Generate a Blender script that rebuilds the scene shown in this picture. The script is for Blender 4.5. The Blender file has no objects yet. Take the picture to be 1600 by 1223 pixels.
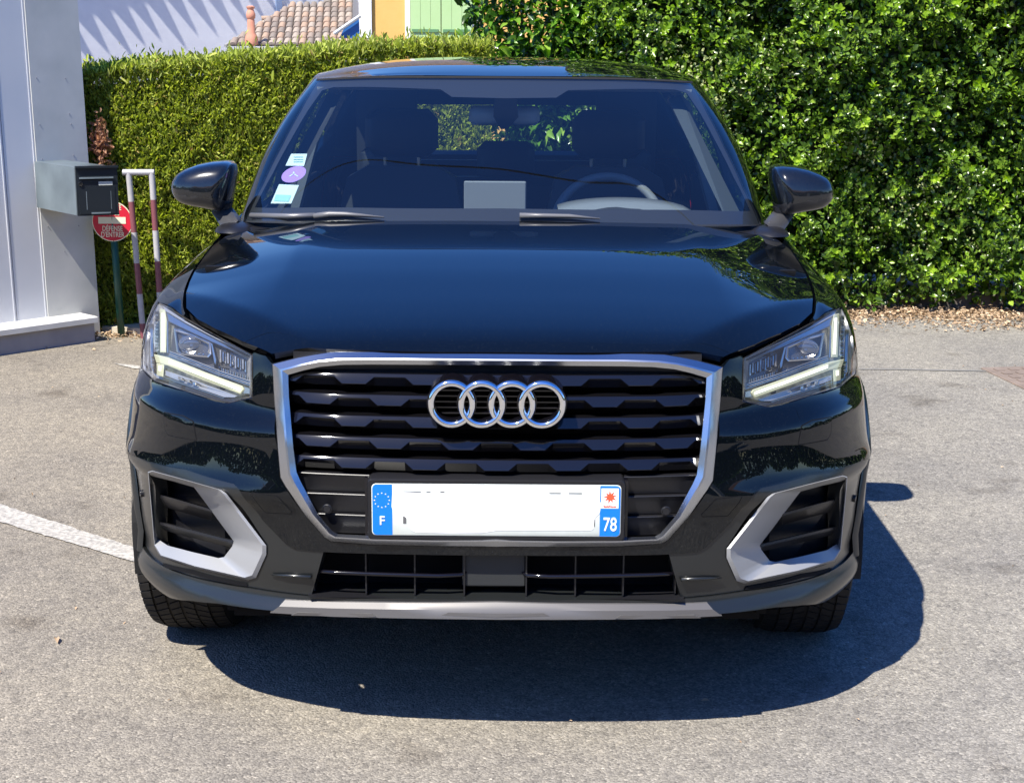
import bpy, math, random
import numpy as np
from mathutils import Vector, Matrix
from mathutils.bvhtree import BVHTree
from mathutils.geometry import delaunay_2d_cdt

random.seed(7); RNG = np.random.default_rng(7)
SC = bpy.context.scene
COL = SC.collection
R = math.radians
# ------------------------------------------------------------------ camera
F = 2450.0; CAMH = 1.50; TILT = R(12.5); ROLL = R(0.4)
fw = np.array([0, math.cos(TILT), -math.sin(TILT)]); up0 = np.array([0, math.sin(TILT), math.cos(TILT)]); rt0 = np.array([1.0, 0, 0])
rt = math.cos(ROLL)*rt0 + math.sin(ROLL)*up0; up = -math.sin(ROLL)*rt0 + math.cos(ROLL)*up0
CAM = np.array([0, 0, CAMH])
cd = bpy.data.cameras.new('camera'); cam = bpy.data.objects.new('camera', cd); COL.objects.link(cam)
cam.matrix_world = Matrix(((rt[0], up[0], -fw[0], CAM[0]), (rt[1], up[1], -fw[1], CAM[1]), (rt[2], up[2], -fw[2], CAM[2]), (0, 0, 0, 1)))
cd.sensor_width = 36; cd.lens = F/1600*36; cd.clip_start = 0.05; cd.clip_end = 2000
SC.camera = cam
# ------------------------------------------------------------------ light
SUNV = Vector((-0.415, -0.57, 1.0)).normalized()
w = bpy.data.worlds.new('World'); SC.world = w; w.use_nodes = True
nt = w.node_tree; bg = nt.nodes['Background']
sky = nt.nodes.new('ShaderNodeTexSky'); sky.sky_type = 'NISHITA'; sky.sun_disc = False
sky.sun_elevation = math.asin(SUNV.z); sky.sun_rotation = math.atan2(SUNV.x, SUNV.y)
sky.air_density = 1.0; sky.dust_density = 0.3; sky.ozone_density = 3.0; sky.altitude = 200
hsv = nt.nodes.new('ShaderNodeHueSaturation'); hsv.inputs['Saturation'].default_value = 1.36; hsv.inputs['Hue'].default_value = .516
nt.links.new(sky.outputs[0], hsv.inputs['Color']); nt.links.new(hsv.outputs[0], bg.inputs[0]); bg.inputs[1].default_value = 0.128
sd = bpy.data.lights.new('sun', 'SUN'); sun = bpy.data.objects.new('sun', sd); COL.objects.link(sun)
sd.energy = 5.0; sd.angle = R(0.53); sd.color = (1.0, 0.945, 0.85)
sun.rotation_euler = SUNV.to_track_quat('Z', 'Y').to_euler(); sun.location = (-4, -6, 12)
SC.view_settings.view_transform = 'Standard'; SC.view_settings.look = 'None'
SC.view_settings.exposure = 0.92; SC.view_settings.gamma = 1.0; SC.view_settings.use_curve_mapping = False
SC.cycles.max_bounces = 8; SC.cycles.transparent_max_bounces = 16; SC.cycles.caustics_reflective = False; SC.cycles.caustics_refractive = False
SC.cycles.use_denoising = True

# ------------------------------------------------------------------ materials
def mat(name, col=(.5, .5, .5), rough=.5, metal=0.0, coat=0.0, spec=.5, emit=None, estr=0, noise=None, bump=None, coatrough=.02, flake=None):
    m = bpy.data.materials.new(name); m.use_nodes = True; n = m.node_tree.nodes; l = m.node_tree.links
    b = n['Principled BSDF']; b.inputs['Base Color'].default_value = (*col, 1); b.inputs['Roughness'].default_value = rough
    b.inputs['Metallic'].default_value = metal; b.inputs['Coat Weight'].default_value = coat;  b.inputs['Coat Roughness'].default_value = coatrough
    b.inputs['Specular IOR Level'].default_value = spec
    if emit: b.inputs['Emission Color'].default_value = (*emit, 1); b.inputs['Emission Strength'].default_value = estr
    if noise or bump:
        tc = n.new('ShaderNodeTexCoord')
    if noise:  # (scale, colour2, sharpness)
        t = n.new('ShaderNodeTexNoise'); t.inputs['Scale'].default_value = noise[0]; t.inputs['Detail'].default_value = 6; l.new(tc.outputs['Object'], t.inputs['Vector'])
        r = n.new('ShaderNodeValToRGB'); k = noise[2] if len(noise) > 2 else .25
        r.color_ramp.elements[0].position = .5-k; r.color_ramp.elements[1].position = .5+k
        r.color_ramp.elements[0].color = (*col, 1); r.color_ramp.elements[1].color = (*noise[1], 1)
        l.new(t.outputs['Fac'], r.inputs[0]); l.new(r.outputs[0], b.inputs['Base Color'])
    if bump:   # (scale, strength, distance)
        t = n.new('ShaderNodeTexNoise'); t.inputs['Scale'].default_value = bump[0]; t.inputs['Detail'].default_value = 4; l.new(tc.outputs['Object'], t.inputs['Vector'])
        bp = n.new('ShaderNodeBump'); bp.inputs['Strength'].default_value = bump[1]; bp.inputs['Distance'].default_value = bump[2]
        l.new(t.outputs['Fac'], bp.inputs['Height']); l.new(bp.outputs[0], b.inputs['Normal'])
    return m

def paint_mat():
    m = mat('black_paint', (.002, .003, .004), rough=.5, metal=0, coat=1, coatrough=.008, spec=.0)
    n = m.node_tree.nodes; l = m.node_tree.links; b = n['Principled BSDF']
    tc = n.new('ShaderNodeTexCoord'); v = n.new('ShaderNodeTexVoronoi'); v.inputs['Scale'].default_value = 1000; l.new(tc.outputs['Object'], v.inputs['Vector'])
    r = n.new('ShaderNodeValToRGB'); r.color_ramp.elements[0].position = .90; r.color_ramp.elements[1].position = 1.0
    r.color_ramp.elements[0].color = (.002, .003, .0045, 1); r.color_ramp.elements[1].color = (.045, .055, .065, 1)
    l.new(v.outputs['Color'], r.inputs[0]); l.new(r.outputs[0], b.inputs['Base Color'])
    # dust specks roughen the clear coat here and there
    t = n.new('ShaderNodeTexNoise'); t.inputs['Scale'].default_value = 9; t.inputs['Detail'].default_value = 8; l.new(tc.outputs['Object'], t.inputs['Vector'])
    mr = n.new('ShaderNodeMapRange'); mr.inputs[1].default_value = .45; mr.inputs[2].default_value = .8; mr.inputs[3].default_value = .006; mr.inputs[4].default_value = .05
    l.new(t.outputs['Fac'], mr.inputs[0]); l.new(mr.outputs[0], b.inputs['Coat Roughness'])
    return m

def glass_mat(name, tint, rough=0.0, ior=1.5, dirt=0.0):
    m = bpy.data.materials.new(name); m.use_nodes = True; n = m.node_tree.nodes; l = m.node_tree.links
    n.remove(n['Principled BSDF']); out = n['Material Output']
    tr = n.new('ShaderNodeBsdfTransparent'); tr.inputs[0].default_value = (*tint, 1)
    gl = n.new('ShaderNodeBsdfGlossy'); gl.inputs['Roughness'].default_value = rough; gl.inputs[0].default_value = (1, 1, 1, 1)
    fr = n.new('ShaderNodeFresnel'); ge = n.new('ShaderNodeNewGeometry'); mr = n.new('ShaderNodeMapRange')
    mr.inputs[3].default_value = ior; mr.inputs[4].default_value = 1/ior; l.new(ge.outputs['Backfacing'], mr.inputs[0]); l.new(mr.outputs[0], fr.inputs[0])
    mx = n.new('ShaderNodeMixShader'); l.new(fr.outputs[0], mx.inputs[0]); l.new(tr.outputs[0], mx.inputs[1]); l.new(gl.outputs[0], mx.inputs[2])
    last = mx
    if dirt:
        df = n.new('ShaderNodeBsdfDiffuse'); df.inputs[0].default_value = (.6, .6, .6, 1)
        m2 = n.new('ShaderNodeMixShader'); m2.inputs[0].default_value = dirt; l.new(mx.outputs[0], m2.inputs[1]); l.new(df.outputs[0], m2.inputs[2]); last = m2
    l.new(last.outputs[0], out.inputs[0]); return m

def leaf_mat(name, cols, rough=.4, spec=.5, trans=.35):
    m = bpy.data.materials.new(name); m.use_nodes = True; n = m.node_tree.nodes; l = m.node_tree.links
    b = n['Principled BSDF']; out = n['Material Output']; g = n.new('ShaderNodeNewGeometry'); r = n.new('ShaderNodeValToRGB')
    r.color_ramp.interpolation = 'LINEAR'; e = r.color_ramp.elements
    e[0].position = 0; e[0].color = (*cols[0][1], 1); e[1].position = cols[-1][0]; e[1].color = (*cols[-1][1], 1)
    for p, c in cols[1:-1]:
        k = e.new(p); k.color = (*c, 1)
    l.new(g.outputs['Random Per Island'], r.inputs[0]); l.new(r.outputs[0], b.inputs['Base Color'])
    b.inputs['Roughness'].default_value = rough; b.inputs['Specular IOR Level'].default_value = spec
    t = n.new('ShaderNodeBsdfTranslucent'); hs = n.new('ShaderNodeHueSaturation'); hs.inputs['Value'].default_value = 1.5; hs.inputs['Saturation'].default_value = 1.1
    l.new(r.outputs[0], hs.inputs['Color']); l.new(hs.outputs[0], t.inputs[0])
    mx = n.new('ShaderNodeMixShader'); mx.inputs[0].default_value = trans; l.new(b.outputs[0], mx.inputs[1]); l.new(t.outputs[0], mx.inputs[2]); l.new(mx.outputs[0], out.inputs[0])
    return m

def asphalt_mat():
    m = bpy.data.materials.new('asphalt'); m.use_nodes = True; n = m.node_tree.nodes; l = m.node_tree.links; b = n['Principled BSDF']
    tc = n.new('ShaderNodeTexCoord')
    def tex(kind, scale, **k):
        t = n.new(kind); t.inputs['Scale'].default_value = scale
        if 'detail' in k: t.inputs['Detail'].default_value = k['detail']
        l.new(tc.outputs['Object'], t.inputs['Vector']); return t
    def ramp(src, stops):
        r = n.new('ShaderNodeValToRGB'); e = r.color_ramp.elements
        e[0].position, e[0].color = stops[0][0], (*stops[0][1], 1); e[1].position, e[1].color = stops[-1][0], (*stops[-1][1], 1)
        for p, c in stops[1:-1]: k = e.new(p); k.color = (*c, 1)
        l.new(src, r.inputs[0]); return r
    def mix(mode, a, bb, fac):
        x = n.new('ShaderNodeMix'); x.data_type = 'RGBA'; x.blend_type = mode
        if isinstance(fac, float): x.inputs['Factor'].default_value = fac
        else: l.new(fac, x.inputs['Factor'])
        l.new(a, x.inputs[6]); l.new(bb, x.inputs[7]); return x.outputs[2]
    v1 = tex('ShaderNodeTexVoronoi', 185); v2 = tex('ShaderNodeTexVoronoi', 75); n1 = tex('ShaderNodeTexNoise', 420, detail=3); n2 = tex('ShaderNodeTexNoise', 1.1, detail=8); n3 = tex('ShaderNodeTexNoise', 22, detail=4)
    chips = ramp(v1.outputs['Color'], [(0.0, (.11, .106, .10)), (.35, (.19, .182, .168)), (.7, (.25, .24, .222)), (.93, (.33, .316, .292)), (1, (.50, .48, .44))])
    big = ramp(v2.outputs['Color'], [(0.0, (.45, .45, .45)), (.3, (.85, .85, .84)), (.85, (1.05, 1.04, 1.0)), (1, (1.6, 1.55, 1.45))])
    c = mix('MULTIPLY', chips.outputs[0], big.outputs[0], .55)
    fine = ramp(n1.outputs['Fac'], [(.3, (.62, .62, .62)), (.7, (1.35, 1.34, 1.32))]); c = mix('MULTIPLY', c, fine.outputs[0], .7)
    n4 = tex('ShaderNodeTexNoise', 3.7, detail=9); st = ramp(n4.outputs['Fac'], [(.28, (.62, .60, .58)), (.40, (.96, .96, .96)), (.7, (1.05, 1.05, 1.04))]); c = mix('MULTIPLY', c, st.outputs[0], 1.0)
    pat = ramp(n2.outputs['Fac'], [(.3, (.88, .88, .90)), (.7, (1.24, 1.22, 1.16))]); c = mix('MULTIPLY', c, pat.outputs[0], 1.0)
    med = ramp(n3.outputs['Fac'], [(.3, (.88, .88, .88)), (.7, (1.12, 1.12, 1.1))]); c = mix('MULTIPLY', c, med.outputs[0], 1.0)
    # the parking side on the left is browner and more worn than the lane on the right
    sx = n.new('ShaderNodeSeparateXYZ'); l.new(tc.outputs['Object'], sx.inputs[0])
    mr = n.new('ShaderNodeMapRange'); mr.inputs[1].default_value = -1.6; mr.inputs[2].default_value = 1.2; l.new(sx.outputs[0], mr.inputs[0])
    tone = ramp(mr.outputs[0], [(0, (1.0, .925, .82)), (1, (1.02, 1.005, .985))]); c = mix('MULTIPLY', c, tone.outputs[0], 1.0)
    l.new(c, b.inputs['Base Color']); b.inputs['Roughness'].default_value = .88
    bp = n.new('ShaderNodeBump'); bp.inputs['Strength'].default_value = .6; bp.inputs['Distance'].default_value = .004
    l.new(v1.outputs['Distance'], bp.inputs['Height']); bp.invert = True
    l.new(bp.outputs[0], b.inputs['Normal'])
    return m

PAINT = paint_mat()
PAINT2 = mat('dusty_black_paint', (.003, .004, .006), rough=.2, coat=1, coatrough=.02, spec=.3, noise=(160, (.009, .011, .014), .3))
CLAD = mat('grey_cladding', (.012, .0135, .014), rough=.3, spec=.5, coat=.3, coatrough=.12, bump=(220, .05, .002))
BLACKPL = mat('black_plastic', (.010, .010, .012), rough=.38, spec=.5)
GLOSSBLK = mat('gloss_black', (.005, .0045, .007), rough=.07, spec=.55)
DARK = mat('dark_void', (.004, .004, .005), rough=.8, spec=.2)
ALU = mat('satin_aluminium', (.50, .52, .56), rough=.27, metal=1)
SILVER = mat('silver_plastic', (.32, .325, .33), rough=.42, metal=.3, spec=.5)
CHROME = mat('chrome', (.85, .86, .88), rough=.06, metal=1)
HLCHR = mat('headlight_chrome', (.55, .54, .51), rough=.30, metal=1)
HLGREY = mat('headlight_grey', (.20, .20, .20), rough=.3, metal=.6, noise=(40, (.45, .45, .45), .12))
HLDARK = mat('headlight_dark', (.08, .08, .08), rough=.25, metal=.5, coat=.5)
SKID = mat('skid_silver', (.125, .12, .118), rough=.42, metal=.35, spec=.5)
SLAT = mat('slat_black', (.005, .0048, .006), rough=.05, spec=.7)
HLPALE = mat('headlight_pale', (.33, .33, .33), rough=.3, metal=.5, coat=.5)
DRL = mat('running_light', (.30, .31, .22), rough=.3, emit=(1.0, 1.0, .55), estr=.13)
DRLHOT = mat('running_light_core', (.5, .5, .4), rough=.3, emit=(1.0, .98, .84), estr=.75)
LENS = glass_mat('headlight_lens', (.99, .99, .99), 0.02, 1.30, dirt=.03)
PROJ = mat('projector_glass', (.05, .06, .08), rough=.04, spec=.9, coat=1)
WSG = glass_mat('windscreen_glass', (.80, .88, .90), 0.0, 1.72, dirt=.003)
WING = glass_mat('window_glass', (.45, .52, .52), 0.0, 1.5)
FRIT = mat('frit_band', (.022, .022, .026), rough=.5)
RUBBER = mat('rubber', (.012, .012, .012), rough=.75, spec=.3)
TYRE = mat('tyre_rubber', (.013, .0125, .012), rough=.8, spec=.25, noise=(40, (.026, .024, .022)))
MIRG = mat('mirror_glass', (.7, .75, .8), rough=.02, metal=1)
INT = mat('interior_dark', (.022, .024, .027), rough=.6)
INTG = mat('interior_grey', (.16, .17, .18), rough=.6)
INTL = mat('interior_light', (.34, .36, .38), rough=.7)

# ------------------------------------------------------------------ mesh helpers
def new_mesh(name, V, Fc, m, parent=None, normals=None, smooth=False, sharp=None, mats=None, midx=None):
    me = bpy.data.meshes.new(name)
    me.from_pydata([tuple(map(float, v)) for v in V], [], [tuple(map(int, f)) for f in Fc]); me.update()
    for mm in (mats or [m]): me.materials.append(mm)
    if midx is not None: me.polygons.foreach_set('material_index', midx)
    if smooth or normals is not None: me.polygons.foreach_set('use_smooth', [True]*len(me.polygons))
    if normals is not None: me.normals_split_custom_set_from_vertices([tuple(map(float, v)) for v in normals])
    if sharp is not None: me.set_sharp_from_angle(angle=R(sharp))
    o = bpy.data.objects.new(name, me); COL.objects.link(o)
    if parent is not None: o.parent = parent
    return o

def fast_mesh(name, V, tris, m, parent=None):
    """V (n,3), tris (k,3) numpy"""
    me = bpy.data.meshes.new(name); me.vertices.add(len(V)); me.vertices.foreach_set('co', np.ascontiguousarray(V, dtype=np.float32).ravel())
    k = tris.shape[1]
    me.loops.add(tris.size); me.loops.foreach_set('vertex_index', np.ascontiguousarray(tris, dtype=np.int32).ravel())
    me.polygons.add(len(tris)); me.polygons.foreach_set('loop_start', np.arange(0, tris.size, k, dtype=np.int32))
    me.polygons.foreach_set('loop_total', np.full(len(tris), k, dtype=np.int32))
    me.update(calc_edges=True); me.validate(); me.materials.append(m)
    o = bpy.data.objects.new(name, me); COL.objects.link(o)
    if parent is not None: o.parent = parent
    return o

class MB:
    def __init__(s): s.V = []; s.F = []
    def add(s, V, Fc):
        b = len(s.V); s.V += [tuple(v) for v in V]; s.F += [tuple(i+b for i in f) for f in Fc]; return s
    def box(s, x0, x1, y0, y1, z0, z1, bev=0):
        if bev:
            return s.bevbox(x0, x1, y0, y1, z0, z1, bev)
        V = [(x, y, z) for z in (z0, z1) for y in (y0, y1) for x in (x0, x1)]
        return s.add(V, [(0, 2, 3, 1), (4, 5, 7, 6), (0, 1, 5, 4), (2, 6, 7, 3), (0, 4, 6, 2), (1, 3, 7, 5)])
    def bevbox(s, x0, x1, y0, y1, z0, z1, b):
        # bevelled along every edge: three nested rings stacked
        def ring(i, z): return [(x0+i, y0+i, z), (x1-i, y0+i, z), (x1-i, y1-i, z), (x0+i, y1-i, z)]
        V = []
        for i, z in ((b, z0), (0, z0+b), (0, z1-b), (b, z1)):
            x0i, x1i, y0i, y1i = x0+i, x1-i, y0+i, y1-i
            V += [(x0i+b, y0i, z), (x1i-b, y0i, z), (x1i, y0i+b, z), (x1i, y1i-b, z), (x1i-b, y1i, z), (x0i+b, y1i, z), (x0i, y1i-b, z), (x0i, y0i+b, z)]
        Fc = [tuple(reversed(range(8))), tuple(range(24, 32))]
        for k in range(3):
            for i in range(8):
                j = (i+1) % 8; Fc.append((k*8+i, k*8+j, k*8+8+j, k*8+8+i))
        return s.add(V, Fc)
    def tube(s, pts, r, n=8, caps=True):
        pts = [Vector(p) for p in pts]; rr = r if hasattr(r, '__len__') else [r]*len(pts); V = []; Fc = []
        for i, p in enumerate(pts):
            d = (pts[min(i+1, len(pts)-1)]-pts[max(i-1, 0)]).normalized(); a = d.cross(Vector((0, 0, 1)))
            if a.length < .1: a = d.cross(Vector((0, 1, 0)))
            a.normalize(); b = d.cross(a)
            for k in range(n):
                t = 2*math.pi*k/n; V.append(p+a*math.cos(t)*rr[i]+b*math.sin(t)*rr[i])
        for i in range(len(pts)-1):
            for k in range(n): Fc.append((i*n+k, i*n+(k+1) % n, (i+1)*n+(k+1) % n, (i+1)*n+k))
        if caps: Fc += [tuple(range(n)), tuple(range((len(pts)-1)*n, len(pts)*n))]
        return s.add(V, Fc)
    def loft(s, loops, closed=True, cap0=False, cap1=False):
        n = len(loops[0]); V = [p for l in loops for p in l]; Fc = []
        for i in range(len(loops)-1):
            for k in range(n if closed else n-1): Fc.append((i*n+k, i*n+(k+1) % n, (i+1)*n+(k+1) % n, (i+1)*n+k))
        if cap0: Fc.append(tuple(reversed(range(n))))
        if cap1: Fc.append(tuple(range((len(loops)-1)*n, len(loops)*n)))
        return s.add(V, Fc)
    def build(s, name, m, parent=None, mirror=False, smooth=False, sharp=None, fix=True):
        V = s.V; Fc = s.F
        if mirror: V = [(-v[0], v[1], v[2]) for v in V]; Fc = [tuple(reversed(f)) for f in Fc]
        o = new_mesh(name, V, Fc, m, parent, smooth=smooth)
        if fix:
            import bmesh
            bm = bmesh.new(); bm.from_mesh(o.data); bmesh.ops.recalc_face_normals(bm, faces=bm.faces); bm.to_mesh(o.data); bm.free()
        if sharp is not None:
            o.data.polygons.foreach_set('use_smooth', [True]*len(o.data.polygons)); o.data.set_sharp_from_angle(angle=R(sharp))
        return o

def empty(name, loc=(0, 0, 0), rot=0.0):
    o = bpy.data.objects.new(name, None); COL.objects.link(o); o.location = loc; o.rotation_euler = (0, 0, rot); return o
def tag(o, label=None, cat=None, group=None, kind=None):
    if label: o['label'] = label
    if cat: o['category'] = cat
    if group: o['group'] = group
    if kind: o['kind'] = kind
    return o
def text_mesh(name, s, size, m, parent, loc, rot=(math.pi/2, 0, 0), ext=.0006, scale=(1, 1, 1), align='CENTER'):
    cu = bpy.data.curves.new(name, 'FONT'); cu.body = s; cu.size = size; cu.extrude = ext; cu.align_x = align; cu.align_y = 'CENTER'; cu.offset = size*.012
    o = bpy.data.objects.new('tmp', cu); COL.objects.link(o)
    me = bpy.data.meshes.new_from_object(o.evaluated_get(bpy.context.evaluated_depsgraph_get())); me.name = name
    COL.objects.unlink(o); bpy.data.objects.remove(o)
    me.materials.clear(); me.materials.append(m)
    q = bpy.data.objects.new(name, me); COL.objects.link(q); q.parent = parent; q.location = loc; q.rotation_euler = rot; q.scale = scale
    return q

# pixel of the photograph -> ray, and the point of that ray at a world distance Y
def ray(u, v):
    a = (u-800)/F; b = -(v-611.5)/F; d = fw+a*rt+b*up; return d/np.linalg.norm(d)
def wpt(u, v, Y):
    d = ray(u, v); return CAM+d*(Y/d[1])
def gpt(u, v, z=0):
    d = ray(u, v); return CAM+d*((z-CAMH)/d[2])
# car frame: x to the right of the picture, y from the number plate backwards, z up
CX, Y0 = -.031, 3.15
CARO = np.array([CX, Y0, 0.0])
def cray(u, v):
    """ray through a pixel of the LEFT half of the car, mirrored to x > 0, in the car's frame"""
    d = ray(u, v).copy(); o = CAM-CARO; o = o.copy(); o[0] *= -1; d[0] *= -1; return o, d
def cpt(u, v, y):
    o, d = cray(u, v); return o+d*((y-o[1])/d[1])

# ------------------------------------------------------------------ surfaces
def ncs(x, Y, xq):
    """natural cubic spline, Y (n,...)"""
    n = len(x); Y = np.asarray(Y, float); sh = Y.shape; Y = Y.reshape(n, -1); h = np.diff(x)
    A = np.zeros((n, n)); B = np.zeros_like(Y); A[0, 0] = A[-1, -1] = 1
    for i in range(1, n-1):
        A[i, i-1] = h[i-1]; A[i, i] = 2*(h[i-1]+h[i]); A[i, i+1] = h[i]
        B[i] = 6*((Y[i+1]-Y[i])/h[i]-(Y[i]-Y[i-1])/h[i-1])
    M = np.linalg.solve(A, B); i = np.clip(np.searchsorted(x, xq)-1, 0, n-2); hh = h[i][:, None]
    a = ((x[i+1]-xq)[:, None])/hh; b = ((xq-x[i])[:, None])/hh
    r = a*Y[i]+b*Y[i+1]+((a**3-a)*M[i]+(b**3-b)*M[i+1])*hh**2/6
    return r.reshape((len(xq),)+sh[1:])
def pchip(x, Y, xq):
    n = len(x); Y = np.asarray(Y, float); sh = Y.shape; Y = Y.reshape(n, -1); h = np.diff(x)[:, None]; dl = np.diff(Y, axis=0)/h
    D = np.zeros_like(Y)
    for i in range(1, n-1):
        w1 = 2*h[i]+h[i-1]; w2 = h[i]+2*h[i-1]; ok = dl[i-1]*dl[i] > 0
        with np.errstate(divide='ignore', invalid='ignore'):
            hm = (w1+w2)/(w1/dl[i-1]+w2/dl[i])
        D[i] = np.where(ok, np.nan_to_num(hm), 0)
    D[0] = dl[0]; D[-1] = dl[-1]
    i = np.clip(np.searchsorted(x, xq)-1, 0, n-2); hh = h[i]; t = ((xq-x[i])[:, None])/hh
    r = (2*t**3-3*t**2+1)*Y[i]+(t**3-2*t**2+t)*hh*D[i]+(-2*t**3+3*t**2)*Y[i+1]+(t**3-t**2)*hh*D[i+1]
    return r.reshape((len(xq),)+sh[1:])

class Surf:
    """tensor surface from a grid of control points; s runs round the car from the front centre, t upwards"""
    def __init__(s, C, S, T, NS=420, NT=170, tmode='pchip', smooth=0):
        C = np.asarray(C, float); s.S0, s.S1, s.T0, s.T1 = S[0], S[-1], T[0], T[-1]
        tq = np.linspace(T[0], T[-1], NT); Ct = np.transpose(C, (1, 0, 2))
        Ct = (pchip if tmode == 'pchip' else ncs)(np.asarray(T), Ct, tq)
        C2 = np.transpose(Ct, (1, 0, 2))
        if smooth:
            k = smooth; ker = np.ones(2*k+1)/(2*k+1); P = np.pad(C2, ((0, 0), (k, k), (0, 0)), mode='reflect', reflect_type='odd')
            C2 = sum(P[:, i:i+NT]*ker[i] for i in range(2*k+1))
        mir = np.array([-1, 1, 1.0]); S = np.asarray(S)
        Ce = np.concatenate([C2[3:0:-1]*mir, C2, C2[-2:-5:-1]*mir]); Se = np.concatenate([2*S[0]-S[3:0:-1], S, 2*S[-1]-S[-2:-5:-1]])
        sq = np.linspace(S[0], S[-1], NS); D = ncs(Se, Ce, sq); D[0, :, 0] = 0; D[-1, :, 0] = 0
        s.D = D; s.NS, s.NT = NS, NT
        ds = np.gradient(D, axis=0); dt = np.gradient(D, axis=1)
        ds[0, :, 1:] = 0; ds[-1, :, 1:] = 0
        N = np.cross(ds, dt); N /= np.linalg.norm(N, axis=2, keepdims=True)+1e-12; s.N = N
        V = D.reshape(-1, 3); idx = np.arange(NS*NT).reshape(NS, NT)
        q = np.stack([idx[:-1, :-1], idx[1:, :-1], idx[1:, 1:], idx[:-1, 1:]], -1).reshape(-1, 4)
        tri = np.concatenate([q[:, [0, 1, 2]], q[:, [0, 2, 3]]]); s.tri = tri; s.nq = len(q)
        s.bvh = BVHTree.FromPolygons([tuple(v) for v in V], [tuple(t) for t in tri.tolist()])
    def ev(s, S, T):
        a = np.clip((np.asarray(S, float)-s.S0)/(s.S1-s.S0)*(s.NS-1), 0, s.NS-1.0001); b = np.clip((np.asarray(T, float)-s.T0)/(s.T1-s.T0)*(s.NT-1), 0, s.NT-1.0001)
        i = a.astype(int); j = b.astype(int); a = (a-i)[:, None]; b = (b-j)[:, None]
        f = lambda G: (1-a)*(1-b)*G[i, j]+a*(1-b)*G[i+1, j]+(1-a)*b*G[i, j+1]+a*b*G[i+1, j+1]
        N = f(s.N); N /= np.linalg.norm(N, axis=1, keepdims=True)+1e-12
        return f(s.D), N
    def hit(s, o, d):
        h = s.bvh.ray_cast(Vector(o), Vector(d))
        if h[0] is None: return None
        k = h[2] % s.nq; i, j = divmod(k, s.NT-1); p = np.array(h[0])
        # local inverse on the quad
        P00, P10, P01 = s.D[i, j], s.D[i+1, j], s.D[i, j+1]
        M = np.stack([P10-P00, P01-P00], 1); ab, *_ = np.linalg.lstsq(M, p-P00, rcond=None)
        return (s.S0+(i+np.clip(ab[0], 0, 1))/(s.NS-1)*(s.S1-s.S0), s.T0+(j+np.clip(ab[1], 0, 1))/(s.NT-1)*(s.T1-s.T0))
    def near(s, o, d):
        d = np.array(d)/np.linalg.norm(d); V = s.D.reshape(-1, 3)-o; t = V@d; r = np.linalg.norm(V-t[:, None]*d, axis=1)
        r = r+(t > t[int(np.argmin(r))]+.6)*1.0
        k = int(np.argmin(r)); i, j = divmod(k, s.NT); return (s.S0+i/(s.NS-1)*(s.S1-s.S0), s.T0+j/(s.NT-1)*(s.T1-s.T0))
    def px(s, u, v):
        o, d = cray(u, v); return s.hit(o, d) or s.near(o, d)
    def side(s, y, z):
        o = np.array([3.0, y, z]); d = np.array([-1.0, 0, 0]); return s.hit(o, d) or s.near(o, d)
    def P(s, pts):
        r = []
        for p in pts:
            if p[0] == 's': r.append(s.side(p[1], p[2]))
            elif p[0] == 'st': r.append((p[1], p[2]))
            else: r.append(s.px(p[0], p[1]))
        return r
class HF:
    """height field z = g(x, y)"""
    def __init__(s, g): s.g = g
    def ev(s, X, Y):
        X = np.asarray(X, float); Y = np.asarray(Y, float); e = .003; Z = s.g(X, Y)
        gx = (s.g(X+e, Y)-s.g(X-e, Y))/(2*e); gy = (s.g(X, Y+e)-s.g(X, Y-e))/(2*e)
        N = np.stack([-gx, -gy, np.ones_like(gx)], 1); N /= np.linalg.norm(N, axis=1, keepdims=True)
        return np.stack([X, Y, Z], 1), N

def inside(P, poly):
    P = np.asarray(P); poly = np.asarray(poly); x, y = P[:, 0], P[:, 1]; r = np.zeros(len(P), bool); n = len(poly)
    for i in range(n):
        x0, y0 = poly[i]; x1, y1 = poly[(i+1) % n]
        if y0 == y1: continue
        c = ((y0 > y) != (y1 > y)) & (x < (x1-x0)*(y-y0)/(y1-y0)+x0); r ^= c
    return r
def area(p):
    p = np.asarray(p); return .5*np.sum(p[:, 0]*np.roll(p[:, 1], -1)-np.roll(p[:, 0], -1)*p[:, 1])
def resample(poly, step, closed=True):
    out = []; n = len(poly)
    for i in range(n if closed else n-1):
        a = np.array(poly[i], float); b = np.array(poly[(i+1) % n], float); L = np.linalg.norm(b-a)
        if L < 1e-6: continue
        k = max(1, int(math.ceil(L/step)))
        for j in range(k): out.append(tuple(a+(b-a)*j/k))
    if not closed: out.append(tuple(poly[-1]))
    return out
def fillet(poly, r, n=5, minang=14):
    out = []; m = len(poly)
    for i in range(m):
        p0 = np.array(poly[i-1], float); p = np.array(poly[i], float); p1 = np.array(poly[(i+1) % m], float)
        a = p0-p; b = p1-p; la, lb = np.linalg.norm(a), np.linalg.norm(b)
        if la < 1e-6 or lb < 1e-6: continue
        a /= la; b /= lb; ang = math.degrees(math.acos(np.clip(-(a@b), -1, 1)))
        if ang < minang: out.append(tuple(p)); continue
        c = min(r, la*.45, lb*.45)
        for k in range(n+1):
            t = k/n; out.append(tuple((p+a*c)*(1-t)**2+2*p*t*(1-t)+(p+b*c)*t*t))
    return out
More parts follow.
